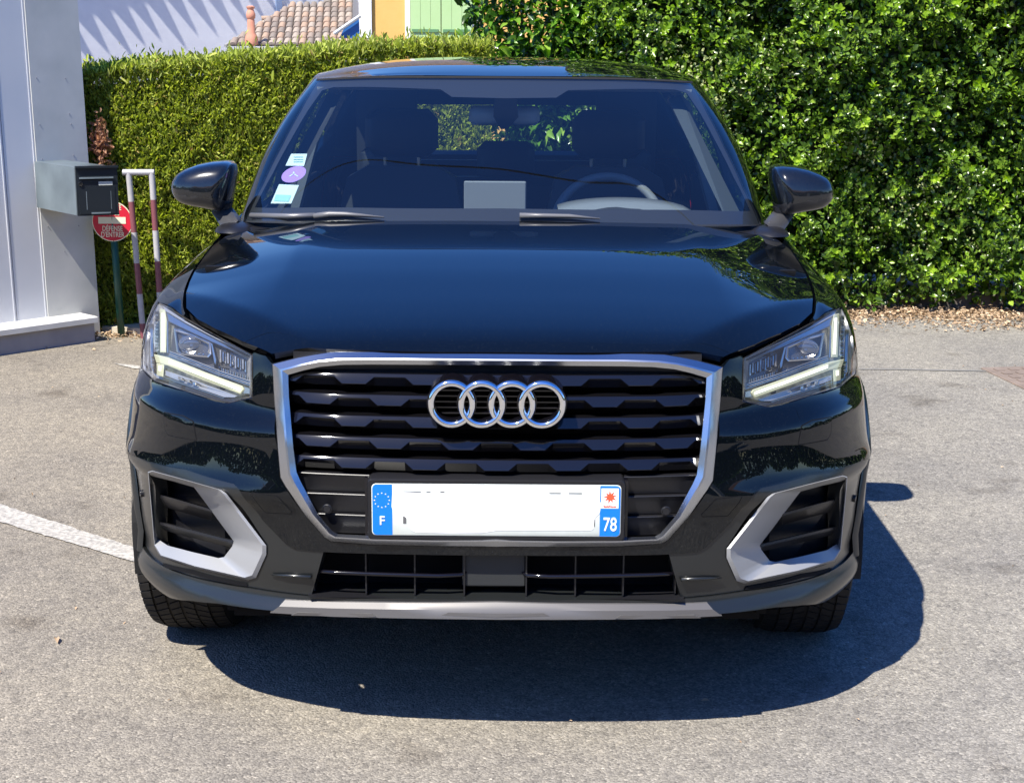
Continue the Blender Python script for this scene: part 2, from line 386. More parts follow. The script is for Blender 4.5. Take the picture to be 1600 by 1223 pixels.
def inset(poly, d):
    """shrink a polygon by d"""
    if area(poly) < 0: poly = poly[::-1]
    m = len(poly); out = []
    for i in range(m):
        p0 = np.array(poly[i-1]); p = np.array(poly[i]); p1 = np.array(poly[(i+1) % m])
        a = p-p0; b = p1-p; a = a/(np.linalg.norm(a)+1e-9); b = b/(np.linalg.norm(b)+1e-9)
        na = np.array([-a[1], a[0]]); nb = np.array([-b[1], b[0]]); out.append(tuple(p+(na+nb)/max(.5, 1+na@nb)*d))
    return out
def region(outer, holes, step):
    loops = [resample(outer, step)]+[resample(h, step) for h in holes]
    V = []; E = []
    for l in loops:
        b = len(V); V += l; E += [(b+i, b+(i+1) % len(l)) for i in range(len(l))]
    O = np.array(loops[0]); x0, y0 = O.min(0); x1, y1 = O.max(0)
    xs = np.arange(x0+step*.5, x1, step); ys = np.arange(y0+step*.5, y1, step)
    if len(xs) and len(ys):
        G = np.stack(np.meshgrid(xs, ys), -1).reshape(-1, 2); G = G[inside(G, loops[0])]
        for h in loops[1:]: G = G[~inside(G, h)]
        if len(G):
            B = np.array(V); keep = np.ones(len(G), bool)
            for c in range(0, len(G), 4000):
                dd = ((G[c:c+4000, None, :]-B[None])**2).sum(2).min(1); keep[c:c+4000] = dd > (step*.55)**2
            V = V+[tuple(g) for g in G[keep]]
    r = delaunay_2d_cdt([Vector(v) for v in V], E, [], 0, 1e-6)
    W = np.array([tuple(v) for v in r[0]]); T = np.array([f for f in r[2] if len(f) == 3])
    c = W[T].mean(1); k = inside(c, loops[0])
    for h in loops[1:]: k &= ~inside(c, h)
    T = T[k]; a = W[T]; ar = (a[:, 1, 0]-a[:, 0, 0])*(a[:, 2, 1]-a[:, 0, 1])-(a[:, 2, 0]-a[:, 0, 0])*(a[:, 1, 1]-a[:, 0, 1])
    T[ar < 0] = T[ar < 0][:, ::-1]; T = T[np.abs(ar) > 1e-10]
    return W, T

def panel(name, surf, outer, holes, m, parent, off=0.0, depth=.008, step=.014, mode='join', smin=None, gap=0.0, world=False):
    """cut a panel out of a surface; mode 'join' = one mesh over both halves, 'two' = left and right panel"""
    if gap:
        outer = inset(outer, gap)
        if mode == 'join': outer = [((0.0 if p[0] < gap*2.5 else p[0]), p[1]) for p in outer]
    W, T = region(outer, holes, step)
    P, N = surf.ev(W[:, 0], W[:, 1]); P = P+N*off
    V = [P]; NN = [N]; Fc = [T]
    if depth:
        ed = {}
        for t in T:
            for i in range(3):
                e = (int(t[i]), int(t[(i+1) % 3])); k = (min(e), max(e)); ed[k] = None if k in ed else e
        be = [e for e in ed.values() if e]
        if mode == 'join': be = [e for e in be if not (abs(P[e[0], 0]) < 1e-4 and abs(P[e[1], 0]) < 1e-4)]
        if be:
            a = np.array([e[0] for e in be]); b = np.array([e[1] for e in be])
            ev = P[b]-P[a]; wn = np.cross(ev, N[a]); wn /= np.linalg.norm(wn, axis=1, keepdims=True)+1e-12
            q = np.stack([P[a], P[b], P[b]-N[b]*depth, P[a]-N[a]*depth], 1).reshape(-1, 3)
            base = len(P); n = len(be); i = base+4*np.arange(n)
            V.append(q); NN.append(np.repeat(wn, 4, axis=0))
            Fc.append(np.stack([i+1, i, i+3], 1)); Fc.append(np.stack([i+1, i+3, i+2], 1))
    V = np.concatenate(V); NN = np.concatenate(NN); Fc = np.concatenate(Fc)
    mir = np.array([-1, 1, 1.0]); out = []
    if mode == 'join':
        n = len(V); V = np.concatenate([V, V*mir]); NN = np.concatenate([NN, NN*mir]); Fc = np.concatenate([Fc, Fc[:, ::-1]+n])
        out.append(new_mesh(name, V, Fc, m, parent, normals=NN))
    else:
        out.append(new_mesh(name, V*mir, Fc[:, ::-1], m, parent[0] if isinstance(parent, list) else parent, normals=NN*mir))
        if mode == 'two': out.append(new_mesh(name, V, Fc, m, parent[1] if isinstance(parent, list) else parent, normals=NN))
    return out

def inpx(surf, u, v, d):
    o, r = cray(u, v); s, t = surf.px(u, v); P, N = surf.ev([s], [t]); return P[0]+r*d
def both(fn):
    """run a builder for the picture-left side (mirrored) and the picture-right side"""
    return fn(True), fn(False)
# ================================================================== THE CAR
car = empty('compact_suv', (CX, Y0, 0))
tag(car, 'glossy black compact suv seen head on with its headlights lit', 'car')

def itp(x, xs, ys): return np.interp(x, xs, ys)
def hermite(xs, ys):
    xs = np.array(xs); ys = np.array(ys)[:, None]
    return lambda q: pchip(xs, ys, np.asarray(q, float).ravel())[:, 0].reshape(np.shape(q))
Gc = hermite([.03, .07, .10, .15, .20, .30, .40, .60, .80, 1.0, 1.15, 1.35], [.835, .866, .883, .899, .910, .928, .944, .974, .998, 1.013, 1.020, 1.026])
K1 = hermite([0, .15, .42, .62, .9, 1.25, 1.4], [.0, .0, .09, .15, .16, .13, .11])
def softplus(x, w): return w*np.logaddexp(0, x/w)
def hoodz(X, Y):
    a = np.abs(X); d2 = (a-.67)*.777-(Y-.43)*.629
    front = np.clip(1-(Y-.05)/.35, 0, 1)
    return Gc(Y)-.030*a*a-K1(Y)*softplus(a-.515, .006)-.42*softplus(d2, .006)
hood_surf = HF(hoodz)
# hood edge: x, y
EXY = [(0, .070), (.12, .070), (.25, .074), (.36, .080), (.478, .102), (.56, .180), (.63, .265), (.685, .345), (.727, .430), (.747, .53), (.761, .64), (.772, .77), (.779, .90), (.786, 1.08), (.792, 1.25)]
EZ = hoodz(np.array([p[0] for p in EXY]), np.array([p[1] for p in EXY]))
REF = [(0, 0), (.12, .002), (.25, .010), (.36, .022), (.46, .046), (.56, .088), (.65, .142), (.73, .212), (.793, .295), (.842, .39), (.872, .50), (.890, .62), (.897, .78), (.898, 1.0), (.897, 1.25),
       (.895, 1.6), (.893, 2.2), (.893, 2.8), (.895, 3.2), (.892, 3.5), (.872, 3.80), (.80, 4.02), (.62, 4.12), (.35, 4.155), (.15, 4.16), (0, 4.16)]
TOPR = [(.80, 1.6, .985), (.81, 2.2, .99), (.81, 2.8, 1.015), (.80, 3.2, 1.03), (.785, 3.5, 1.045), (.745, 3.75, 1.05), (.67, 3.90, 1.05), (.54, 3.97, 1.03), (.32, 4.0, 1.02), (.14, 4.005, 1.02), (0, 4.005, 1.02)]
E3 = [(EXY[i][0], EXY[i][1], float(EZ[i])) for i in range(len(EXY))]+TOPR
TZ = [.17, .21, .25, .29, .34, .40, .47, .52, .56, .60, .66, .70, .735]
pF = [-.10, -.05, -.012, .004, -.012, 0, 0, 0, 0, 0, -.003, -.006, -.012]
pC = [-.10, -.055, -.020, .006, -.010, -.004, .000, .006, .026, .014, .002, -.004, -.032]
pS = [-.06, -.02, -.010, 0, 0, .0, 0, .0, .002, .004, .002, -.004, -.012]
def prof(i):
    if i <= 3: return np.array(pF)
    if i == 4: return .5*np.array(pF)+.5*np.array(pC)
    if i <= 9: return np.array(pC)
    if i == 10: return .45*np.array(pC)+.55*np.array(pS)
    return np.array(pS)
ref3 = np.array(REF); Sarc = np.concatenate([[0], np.cumsum(np.linalg.norm(np.diff(ref3, axis=0), axis=1))])
grid = []
for i, (x, y) in enumerate(REF):
    a = ref3[max(i-1, 0)]; b = ref3[min(i+1, len(REF)-1)]; t = (b-a)/np.linalg.norm(b-a)
    if i in (0, len(REF)-1): t = np.array([1.0, 0]) if i == 0 else np.array([-1.0, 0])
    n = np.array([t[1], -t[0]]); p = prof(i); row = []
    for j, z in enumerate(TZ):
        q = np.array([x, y])+n*p[j]; row.append((max(q[0], 0) if x > 0 else 0, q[1], z))
    e = np.array(E3[i]); l = np.array(row[-1])
    if i <= 8: fr = [(.28, .16), (.68, .50)]
    elif i <= 9: fr = [(.30, .11), (.74, .42)]
    else: fr = [(.32, .06), (.76, .34)]
    for fz, fh in fr: row.append(tuple(l[:2]+(e[:2]-l[:2])*fh)+(l[2]+(e[2]-l[2])*fz,))
    row.append(tuple(e)); grid.append(row)
TT = TZ+[.78, .84, .90]
B = Surf(grid, Sarc, TT, NS=520, NT=190, smooth=2)
TMAX = .90

def sE(i): return float(Sarc[i])
# ---- front bumper, painted
arc = lambda r, a0, a1, n, yc=.80, zc=.315: [('s', yc-r*math.cos(R(a0+(a1-a0)*k/n)), zc+r*math.sin(R(a0+(a1-a0)*k/n))) for k in range(n+1)]
FR_O = [(777, 551), (680, 550), (580, 548.5), (515, 549.5), (492, 553), (465, 558), (424.5, 568), (427, 610), (430, 652), (433, 700), (437, 746), (445, 760), (475, 803), (507, 840), (517, 846), (580, 851), (680, 853.5), (777, 854)]
FR_I = [(777, 571), (680, 570.5), (580, 570), (535, 570.5), (500, 573.5), (475, 579), (451, 586), (452, 620), (455, 655), (459, 700), (464, 737), (470, 751), (497, 803), (519, 829), (528, 834), (590, 837), (680, 838), (777, 838)]
HL = [(394.5, 554), (350, 530), (287, 494.5), (266, 480), (246, 471), (239, 484), (227, 515), (219, 560), (222, 577), (242, 596), (290, 612), (335, 626.5), (358, 631), (394.5, 622)]
fo = B.P(FR_O); fo = [(0.0, fo[0][1])]+fo[1:-1]+[(0.0, fo[-1][1])]
fi = B.P(FR_I); fi = [(0.0, fi[0][1])]+fi[1:-1]+[(0.0, fi[-1][1])]
hl = B.P(HL)
cl_top = B.P([('s', .485, .545), (211, 712), (290, 732), (364, 754), (373, 763), (410, 812), (447, 850), (462, 858), (505, 862)])
bum = fo[6:][:]                                   # down the frame's outer edge
bum += [(0.0, B.px(777, 867)[1]), (.18, B.px(640, 866)[1])]+cl_top[::-1]
bum += B.P([('s', .535, .60), ('s', .55, .66), ('s', .515, .715)])+[hl[8], hl[9], hl[10], hl[11], hl[12], hl[13], hl[0]]
e0 = B.px(396, 552)
bum += [(e0[0], TMAX-.004), (fo[6][0]+.01, TMAX-.004)]
panel('front_bumper', B, bum, [], PAINT, car, depth=.014, step=.012)
# ---- headlight recess outline shared by lens, bowl and rim
hlf = fillet(hl, .012)
# ---- lower cladding with the hole of the lamp pod
PO = [(231, 737), (238, 735), (300, 752), (346, 765), (354, 771), (416, 852), (416, 866), (400, 902), (388, 906), (305, 887), (250, 869), (241, 852)]
PI_ = [(238, 746), (240, 744), (272, 752), (303, 761), (307, 766), (365, 845), (363, 853), (350, 870), (341, 871.5), (300, 862), (262, 852), (247, 842)]
po = B.P(PO); pi_ = B.P(PI_)
clad = cl_top[1:]+B.P([(495, 898), (486, 930), (440, 925), (387, 916.5), (254, 882), (245, 877), (226, 852), (219, 838), ('s', .44, .36), ('s', .452, .45), ('s', .475, .52)])
clad = clad+[cl_top[0]]
panel('lower_cladding', B, clad, [po], CLAD, car, off=-.003, depth=.03, step=.014, mode='two')
slot = [(254, 879), (300, 890), (385, 911), (387, 916), (370, 914), (300, 896), (258, 886)]
panel('drain_slot', B, B.P(slot), [], DARK, car, off=.0, depth=.001, step=.02, mode='two')
# ---- lip
lip = [(0.0, B.px(777, 934)[1]), (B.px(640, 934)[0], B.px(640, 934)[1])]+B.P([(486, 931), (440, 926), (387, 917.5), (254, 883), (240, 873), (224, 852), (216, 842), ('s', .435, .345), ('s', .437, .27)])
lip += B.P([(221, 893), (240, 918), (267, 931), (300, 937), (342, 942), (422, 953)])+[(B.px(600, 962)[0], B.px(600, 961)[1]), (0.0, B.px(777, 962)[1])]
panel('front_lip', B, lip, [], CLAD, car, off=.004, depth=.06, step=.014)
# ---- silver skid plate
def skid():
    O = [(445, 937), (520, 940), (600, 941), (680, 941.5), (777, 941.5)]
    M = [(436, 947), (520, 950), (600, 951.5), (680, 952), (777, 952)]
    K = [(424, 957), (452, 957), (470, 948), (560, 950), (600, 960)]
    top = [inpx(B, *p, -.012) for p in O]; mid = [inpx(B, *p, -.020) for p in M]
    low = [inpx(B, u, v, -.016) for u, v in [(422, 957), (520, 963), (600, 965), (680, 966.5), (777, 967)]]
    bk = [p+np.array([0, .10, -.004]) for p in low]; tb = [p+np.array([0, .03, .001]) for p in top]
    L = []
    for loop in (tb, top, mid, low, bk):
        l = resample([tuple(p) for p in loop], .03, closed=False) if False else [tuple(p) for p in loop]
        full = [(-p[0], p[1], p[2]) for p in l]+[(p[0], p[1], p[2]) for p in l[::-1][1:]]
        L.append(full)
    MB().loft(L, closed=False).build('skid_plate', SKID, car, sharp=35)
    for u0, u1 in ((455, 588), (690, 777)):
        q = [inpx(B, u0, 961, -.0175), inpx(B, u0+10, 956.5, -.0195), inpx(B, u1-(0 if u1 == 777 else 8), 958.5, -.0195), inpx(B, u1, 963.5, -.0175)]
        for s_ in (-1, 1):
            f_ = [(s_*p[0], p[1], p[2]) for p in q]; b2 = [(p[0], p[1]+.02, p[2]) for p in f_]
            MB().loft([f_, b2], cap0=True, cap1=True).build('skid_recess', SKID, car)
skid()

# ---- silver lamp-pod surround with its fins
def pod(mirror):
    par = car
    def L(pts, d): return [tuple(inpx(B, u, v, d)) for u, v in pts]
    mid = [((a[0]*.88+b[0]*.12), (a[1]*.88+b[1]*.12)) for a, b in zip(PO, PI_)]
    def dense(pts): return resample(pts, 12)
    n = len(PO); O2, M2, I2 = [], [], []
    for i in range(n):
        j = (i+1) % n; k = max(1, int(np.hypot(PO[j][0]-PO[i][0], PO[j][1]-PO[i][1])/9))
        for q in range(k):
            t = q/k
            for src, dst in ((PO, O2), (mid, M2), (PI_, I2)): dst.append((src[i][0]*(1-t)+src[j][0]*t, src[i][1]*(1-t)+src[j][1]*t))
    m = MB().loft([L(O2, .03), L(O2, -.001), L(M2, -.008), L(I2, .040), L(I2, .075)])
    o = m.build('fog_pod_surround', SILVER, par, mirror=mirror, sharp=38)
    bk = [inpx(B, 230, 735, .10), inpx(B, 372, 735, .12), inpx(B, 420, 880, .12), inpx(B, 340, 905, .12), inpx(B, 235, 880, .10)]
    f = MB().loft([[tuple(p) for p in bk], [tuple(p+np.array([0, .01, 0])) for p in bk]], cap0=True, cap1=True)
    f.build('pod_backing', BLACKPL, o, mirror=mirror)
    for a, b, c in (((239, 769), (331, 795), 0), ((243, 813), (364, 844), 1)):
        P = []; k = 8
        for q in range(k+1):
            t = q/k; P.append((a[0]+(b[0]-a[0])*t, a[1]+(b[1]-a[1])*t))
        top = [inpx(B, u, v-1, .085) for u, v in P]; fr = [inpx(B, u, v+.5, .040) for u, v in P]; fl = [inpx(B, u, v+4.5, .038) for u, v in P]
        lo = [inpx(B, u, v+18-(6*c), .08) for u, v in P]
        MB().loft([[tuple(p) for p in l] for l in (top, fr, fl, lo)], closed=False).build('pod_fin', BLACKPL, o, mirror=mirror, sharp=40)
    return o
both(pod)
# parking sensors and washer covers
def disc(name, u, v, r, m, par, mirror, d=-.001, ring=True, surf=B):
    s_, t_ = surf.px(u, v); P, N = surf.ev([s_], [t_]); P = P[0]; N = Vector(N[0]); q = N.to_track_quat('Z', 'Y'); o_, r_ = cray(u, v)
    P = Vector(P)+Vector(r_)*d; L = []
    for rr, h in ((r, -.004), (r, .001), (r*.86, .0018), (r*.82, .0002), (r*.78, .0002), (r*.7, .0016), (r*.01, .0018)):
        L.append([tuple(P+q@Vector((rr*math.cos(a), rr*math.sin(a), h))) for a in np.linspace(0, 2*math.pi, 20, endpoint=False)])
    return MB().loft(L).build(name, m, par, mirror=mirror, sharp=40)
for mi in (True, False):
    disc('parking_sensor', 220, 771, .0085, BLACKPL, car, mi, d=-.004)
def cover(name, pts, mi, m):
    st = fillet(B.P(pts), .006)
    o = panel(name, B, inset(st, .0018), [], m, car, off=.0008, depth=.004, step=.012, mode='two' if mi is None else 'left')
    rim = panel(name+'_gap', B, st, [], DARK, None, off=.0004, depth=.0005, step=.012, mode='two')
    for a, b in zip(o, rim): b.parent = a; b.name = 'shadow_gap'
cover('washer_cover', [(256, 643), (287, 649), (303, 658), (308, 689), (290, 686), (262, 680), (257, 670)], None, PAINT)
cover('tow_eye_cover', [(391, 768), (434, 774), (457, 799), (455, 803), (414, 801)], None, PAINT)

# ---- wheel-arch cut side panels
def cutarc(yc, r, a0, a1, n): return arc(r, a0, a1, n, yc=yc)
fend = [hl[8]]+B.P([('s', .515, .715), ('s', .55, .66)])+B.P(cutarc(.80, .375, 50, 178, 20))+B.P([('s', 1.175, .24), ('s', 1.325, .24), ('s', 1.33, .5), ('s', 1.335, .8)])
fend += [(B.side(1.34, .85)[0], TMAX-.002)]+[(s_, TMAX-.002) for s_ in np.linspace(sE(13), hl[2][0], 8)]+[hl[2], hl[3], hl[4], hl[5], hl[6], hl[7]]
panel('front_fender', B, fend, [], PAINT, car, depth=.012, step=.018, mode='two', gap=.0015)
sd_ = lambda y: B.side(y, .7)[0]
TB = TMAX-.001
for nm, y0, y1 in (('front_door', 1.34, 2.36), ('rear_door', 2.37, 3.10)):
    pl = [(sd_(y0), .31), (sd_(y1), .31), (sd_(y1), TB), (sd_(y0), TB)]
    for o in panel(nm, B, pl, [], PAINT, car, depth=.01, step=.03, mode='two', gap=.002):
        mi = o.name.endswith('.001') is False
        sx = -1 if mi else 1
        yh = y1-.22
        MB().tube([(sx*.885, yh, .80), (sx*.915, yh+.02, .803), (sx*.915, yh+.15, .808), (sx*.885, yh+.17, .81)], .011, 8).build('door_handle', PAINT, o, smooth=True)
rq = [(sd_(3.11), .31), (sd_(3.11), TB), (Sarc[-1]-.62, TB), (Sarc[-1]-.62, .56), (sd_(3.80), .52), (sd_(3.78), .44)]+B.P([('s', 3.395+.375*math.cos(R(a)), .315+.375*math.sin(R(a))) for a in range(20, 181, 8)])
panel('rear_quarter', B, rq, [], PAINT, car, depth=.01, step=.03, mode='two', gap=.002)
sill = [(sd_(1.19), .215), (sd_(3.02), .215), (sd_(3.02), .305), (sd_(1.19), .305)]
panel('sill_cladding', B, sill, [], CLAD, car, off=.01, depth=.02, step=.03, mode='two')
rb = [(sd_(3.78), .23), (Sarc[-1]-.62, .23), (Sarc[-1], .23), (Sarc[-1], .55), (Sarc[-1]-.62, .55), (sd_(3.80), .51)]
rbp = panel('rear_bumper', B, rb, [], CLAD, car, off=.006, depth=.02, step=.03, mode='two')
tg = [(Sarc[-1]-.615, .56), (Sarc[-1], .56), (Sarc[-1], TB), (Sarc[-1]-.615, TB)]
panel('tailgate', B, tg, [], PAINT, car, depth=.01, step=.03, mode='two')
rl = B.P([]) + [(Sarc[-1]-.95, .70), (Sarc[-1]-.45, .72), (Sarc[-1]-.47, .86), (Sarc[-1]-.93, .86)]
panel('tail_lamp', B, rl, [], mat('red_lens', (.25, .008, .008), rough=.1, coat=1), car, off=.006, depth=.012, step=.03, mode='two')
for yc in (.80, 3.395):
    for mi in (True, False):
        L = []
        for k in range(25):
            a = R(180*k/24+(-0)); row = []
            for rr, of in ((.345, -.02), (.345, .012), (.352, .016), (.388, .012), (.396, .000)):
                y = yc-rr*math.cos(a); z = .315+rr*math.sin(a)
                s_, t_ = B.side(y, z); P, N = B.ev([s_], [t_]); P = P[0]+N[0]*of; row.append((P[0], y, z))
            L.append(row)
        MB().loft([list(c) for c in L], closed=False).build('wheel_arch_trim', CLAD, car, mirror=mi, smooth=True)

# ---- hood
hood_out = [(0, .0745)]+[(x-(.003 if i > 4 else 0), y+.0045) for i, (x, y) in enumerate(EXY[1:14], 1)]+[(.765, 1.262), (.70, 1.235), (.55, 1.205), (.30, 1.188), (0, 1.182)]
panel('hood', hood_surf, hood_out, [], PAINT, car, depth=.016, step=.014)
# inner gap filler under the shut lines
gapm = MB()
for sx in (-1, 1):
    L = [[(sx*(x-.034), y+.03, z-.026-.01*(x > .75)), (sx*(x+(-.004 if x < .75 else .010)), y+.002, z-.024)] for x, y, z in E3[:15]]
    gapm.loft(L, closed=False)
gapm.build('shut_line_seal', DARK, car)
# cowl
L = []
for x in np.linspace(-.80, .80, 25):
    y = 1.17+.09*(abs(x)/.75)**3; L.append([(x, y-.03, .975), (x, y+.01, .985-.03*x*x), (x, y+.05, .985), (x, y+.16, .99)])
MB().loft(L, closed=False).build('cowl_panel', BLACKPL, car, smooth=True)

# ---- greenhouse
GB = [(0, 1.17, 1.00), (.30, 1.184, 1.00), (.55, 1.222, 1.00), (.68, 1.268, .997), (.738, 1.33, .99), (.772, 1.46, .985), (.797, 1.7, .985), (.808, 2.2, .985), (.808, 2.8, 1.01), (.79, 3.35, 1.035), (.745, 3.70, 1.035), (.62, 3.88, 1.025), (.32, 3.96, 1.02), (0, 3.975, 1.02)]
GT = [(0, 1.93, 1.397), (.27, 1.942, 1.396), (.47, 1.968, 1.392), (.578, 2.005, 1.386), (.612, 2.06, 1.383), (.632, 2.15, 1.386), (.645, 2.33, 1.392), (.650, 2.6, 1.396), (.645, 3.0, 1.385), (.625, 3.33, 1.362), (.575, 3.52, 1.34), (.46, 3.60, 1.33), (.23, 3.64, 1.332), (0, 3.65, 1.333)]
GSt = np.array([0, .30, .56, .70, .79, .93, 1.18, 1.68, 2.28, 2.85, 3.22, 3.45, 3.76, 4.08]); gg = []
for i, (b, t) in enumerate(zip(GB, GT)):
    b = np.array(b); t = np.array(t); o = np.array([b[0], (b[1]-2.4)*.0, 0]); row = []
    out = np.array([0, -.5, .86]) if i < 4 else (np.array([1, 0, .3]) if i < 10 else np.array([0, .8, .5]))
    if i in (3, 4): out = np.array([.6, -.3, .5])
    for f in (0, .33, .66, 1.0): row.append(tuple(b+(t-b)*f+out*(.016 if i < 4 else .03)*4*f*(1-f)))
    gg.append(row)
G = Surf(gg, GSt, [0, .33, .66, 1.0], NS=420, NT=80, tmode='ncs')
WS = [(380.5, 346), (410, 286), (441, 224), (470, 170), (496, 125)]
ws_l = G.P(WS)
wtop = [(0, .995), (.30, .995), (ws_l[-1][0]-.04, .995)]
ws_poly = [(0.0, .02)]+[(ws_l[0][0]-.15, .02), (ws_l[0][0], max(.02, ws_l[0][1]))]+ws_l[1:-1]+[(ws_l[-1][0], min(.985, ws_l[-1][1])), (ws_l[-1][0]-.02, .99), (.3, .99), (0.0, .99)]
CLR = [(396, 322), (424, 270), (455, 213), (480, 170), (502, 139), (520, 134), (600, 134), (688, 137), (706, 149), (777, 151)]
clr = G.P(CLR); clr_poly = [(0.0, G.px(777, 323)[1]), (G.px(560, 322)[0], G.px(560, 322)[1])]+clr[:-1]+[(0.0, clr[-1][1])]
panel('windscreen', G, ws_poly, [], WSG, car, depth=0, step=.03)
wsobj = bpy.data.objects['windscreen']
# black ceramic border just behind the glass (half ring, mirrored)
half = [(0.0, .02)]+ws_poly[1:-1]+[(0.0, .99)]
frit = half+clr_poly[::-1][0:1]+clr_poly[::-1][1:]
panel('frit_band', G, frit, [], FRIT, wsobj, off=-.006, depth=0, step=.03)
# pillars + rails around side windows (painted)
def sideG(y, z): return G.side(y, z)
belt = .05
SW = [(.98, belt), (1.70, belt), (1.70, .86), (1.45, .88), (1.30, .87), (1.14, .70)]
sw1 = [(.98, .05), (1.80, .05), (1.80, .90), (1.42, .90), (1.25, .84)]
sw2 = [(1.88, .05), (2.60, .06), (2.60, .88), (1.88, .90)]
sw3 = [(2.66, .10), (2.98, .25), (2.88, .80), (2.66, .86)]
rw = [(4.08, .03), (3.50, .03), (3.44, .5), (3.52, .86), (4.08, .88)]
fr_poly = [ws_poly[2]]+ws_poly[3:-3]+[ws_poly[-3], (ws_poly[-4][0], 1.0), (4.08, 1.0), (4.08, .88)]+rw[::-1][1:-1]+[(4.08, .03), (4.08, 0.0), (ws_poly[2][0], 0.0)]
panel('cabin_frame', G, fr_poly, [fillet(s_, .04) for s_ in (sw1, sw2, sw3)], PAINT, car, depth=.03, step=.03, mode='two')
hdr = [(0.0, .99), (.3, .99), (ws_poly[-4][0]+.0, .99), (ws_poly[-4][0]+.0, 1.0), (0.0, 1.0)]
panel('windscreen_seal', G, [(0.0, .985), (.3, .985), (ws_poly[-4][0]+.01, .985), (ws_poly[-4][0]+.01, 1.0), (0.0, 1.0)], [], RUBBER, car, off=.001, depth=.01, step=.03)
for nm, s_ in (('front_side_window', sw1), ('rear_side_window', sw2), ('quarter_window', sw3)):
    panel(nm, G, inset(fillet(s_, .04), -.004), [], WING, car, off=-.008, depth=0, step=.05, mode='two')
rwp = [(4.08, .02), (3.48, .02), (3.42, .5), (3.50, .88), (4.08, .90)]
panel('rear_window', G, rwp[::-1], [], glass_mat('rear_glass', (.88, .92, .92), 0, 1.3), car, off=-.008, depth=0, step=.05, mode='two')
# roof skin
def roofz(X, Y): return 0
P1, _ = G.ev(np.linspace(0, 4.08, 160), np.full(160, 1.0))
zc = hermite([1.85, 1.93, 2.05, 2.2, 2.4, 2.7, 3.1, 3.4, 3.65, 3.75], [1.385, 1.399, 1.416, 1.432, 1.446, 1.452, 1.438, 1.405, 1.350, 1.33])
def xr_at(y):
    k = P1[:, 1].argsort(); sel = [i for i in range(len(P1)) if P1[i, 0] > .25]; yy = P1[sel, 1]; xx = P1[sel, 0]; zz = P1[sel, 2]; o = yy.argsort()
    return np.interp(y, yy[o], xx[o]), np.interp(y, yy[o], zz[o])
L = []
for k in range(160):
    p = P1[k]; row = []
    yc = 2.75
    for q in range(13):
        f = 1-q/12; x = p[0]*f; y = yc+(p[1]-yc)*f
        xr, zr = xr_at(np.clip(y, 1.97, 3.6)); u_ = min(1, abs(x)/max(xr, .1))
        zt = float(zc(y)); edge = (1-u_**3.2)
        zval = zr+(zt-zr)*edge
        if q == 0: zval = p[2]
        row.append((x, y, zval))
    L.append(row)
def roof_g(X, Y):
    xr, zr = xr_at(np.clip(Y, 1.97, 3.6)); u_ = np.minimum(1, np.abs(X)/np.maximum(xr, .1)); return zr+(zc(Y)-zr)*(1-u_**3.2)
rs = HF(roof_g); ro = [(0, P1[0, 1])]+[(P1[k, 0], P1[k, 1]) for k in range(2, 158, 3)]+[(0, P1[-1, 1])]
panel('roof', rs, ro, [], PAINT, car, depth=.02, step=.03)
# roof spoiler over the rear window
MB().loft([[(-.5, 3.55, 1.345), (-.3, 3.62, 1.35), (0, 3.66, 1.352), (.3, 3.62, 1.35), (.5, 3.55, 1.345)], [(-.52, 3.72, 1.325), (-.3, 3.80, 1.33), (0, 3.83, 1.332), (.3, 3.80, 1.33), (.52, 3.72, 1.325)], [(-.5, 3.55, 1.325), (-.3, 3.62, 1.32), (0, 3.66, 1.32), (.3, 3.62, 1.32), (.5, 3.55, 1.325)]], closed=False).build('roof_spoiler', PAINT, car, smooth=True)
# ---- dark structure inside the nose, floor and firewall
inn = MB(); inn.box(-.60, .60, .24, .26, .22, .84); inn.box(-.74, .74, .75, .77, .25, .95); inn.box(-.62, .62, .26, .74, .24, .26); inn.box(-.72, .72, .76, 4.0, .20, .23)
inn.build('underbody', DARK, car)
rad = MB().box(-.50, .50, .17, .20, .36, .83); rad.build('radiator', DARK, car)
for x in (-.60, .60): MB().box(x-.012, x+.012, .22, 1.2, .24, .80).build('inner_wing', DARK, car)
for mi in (True, False):      # wheel-well liners
    for yc in (.80, 3.395):
        L = []
        for a in np.linspace(-10, 190, 21):
            y = yc-.372*math.cos(R(a)); z = .315+.372*math.sin(R(a)); L.append([(.60, y, z), (.872, y, z)])
        MB().loft(L, closed=False).build('wheel_liner', RUBBER, car, mirror=mi)
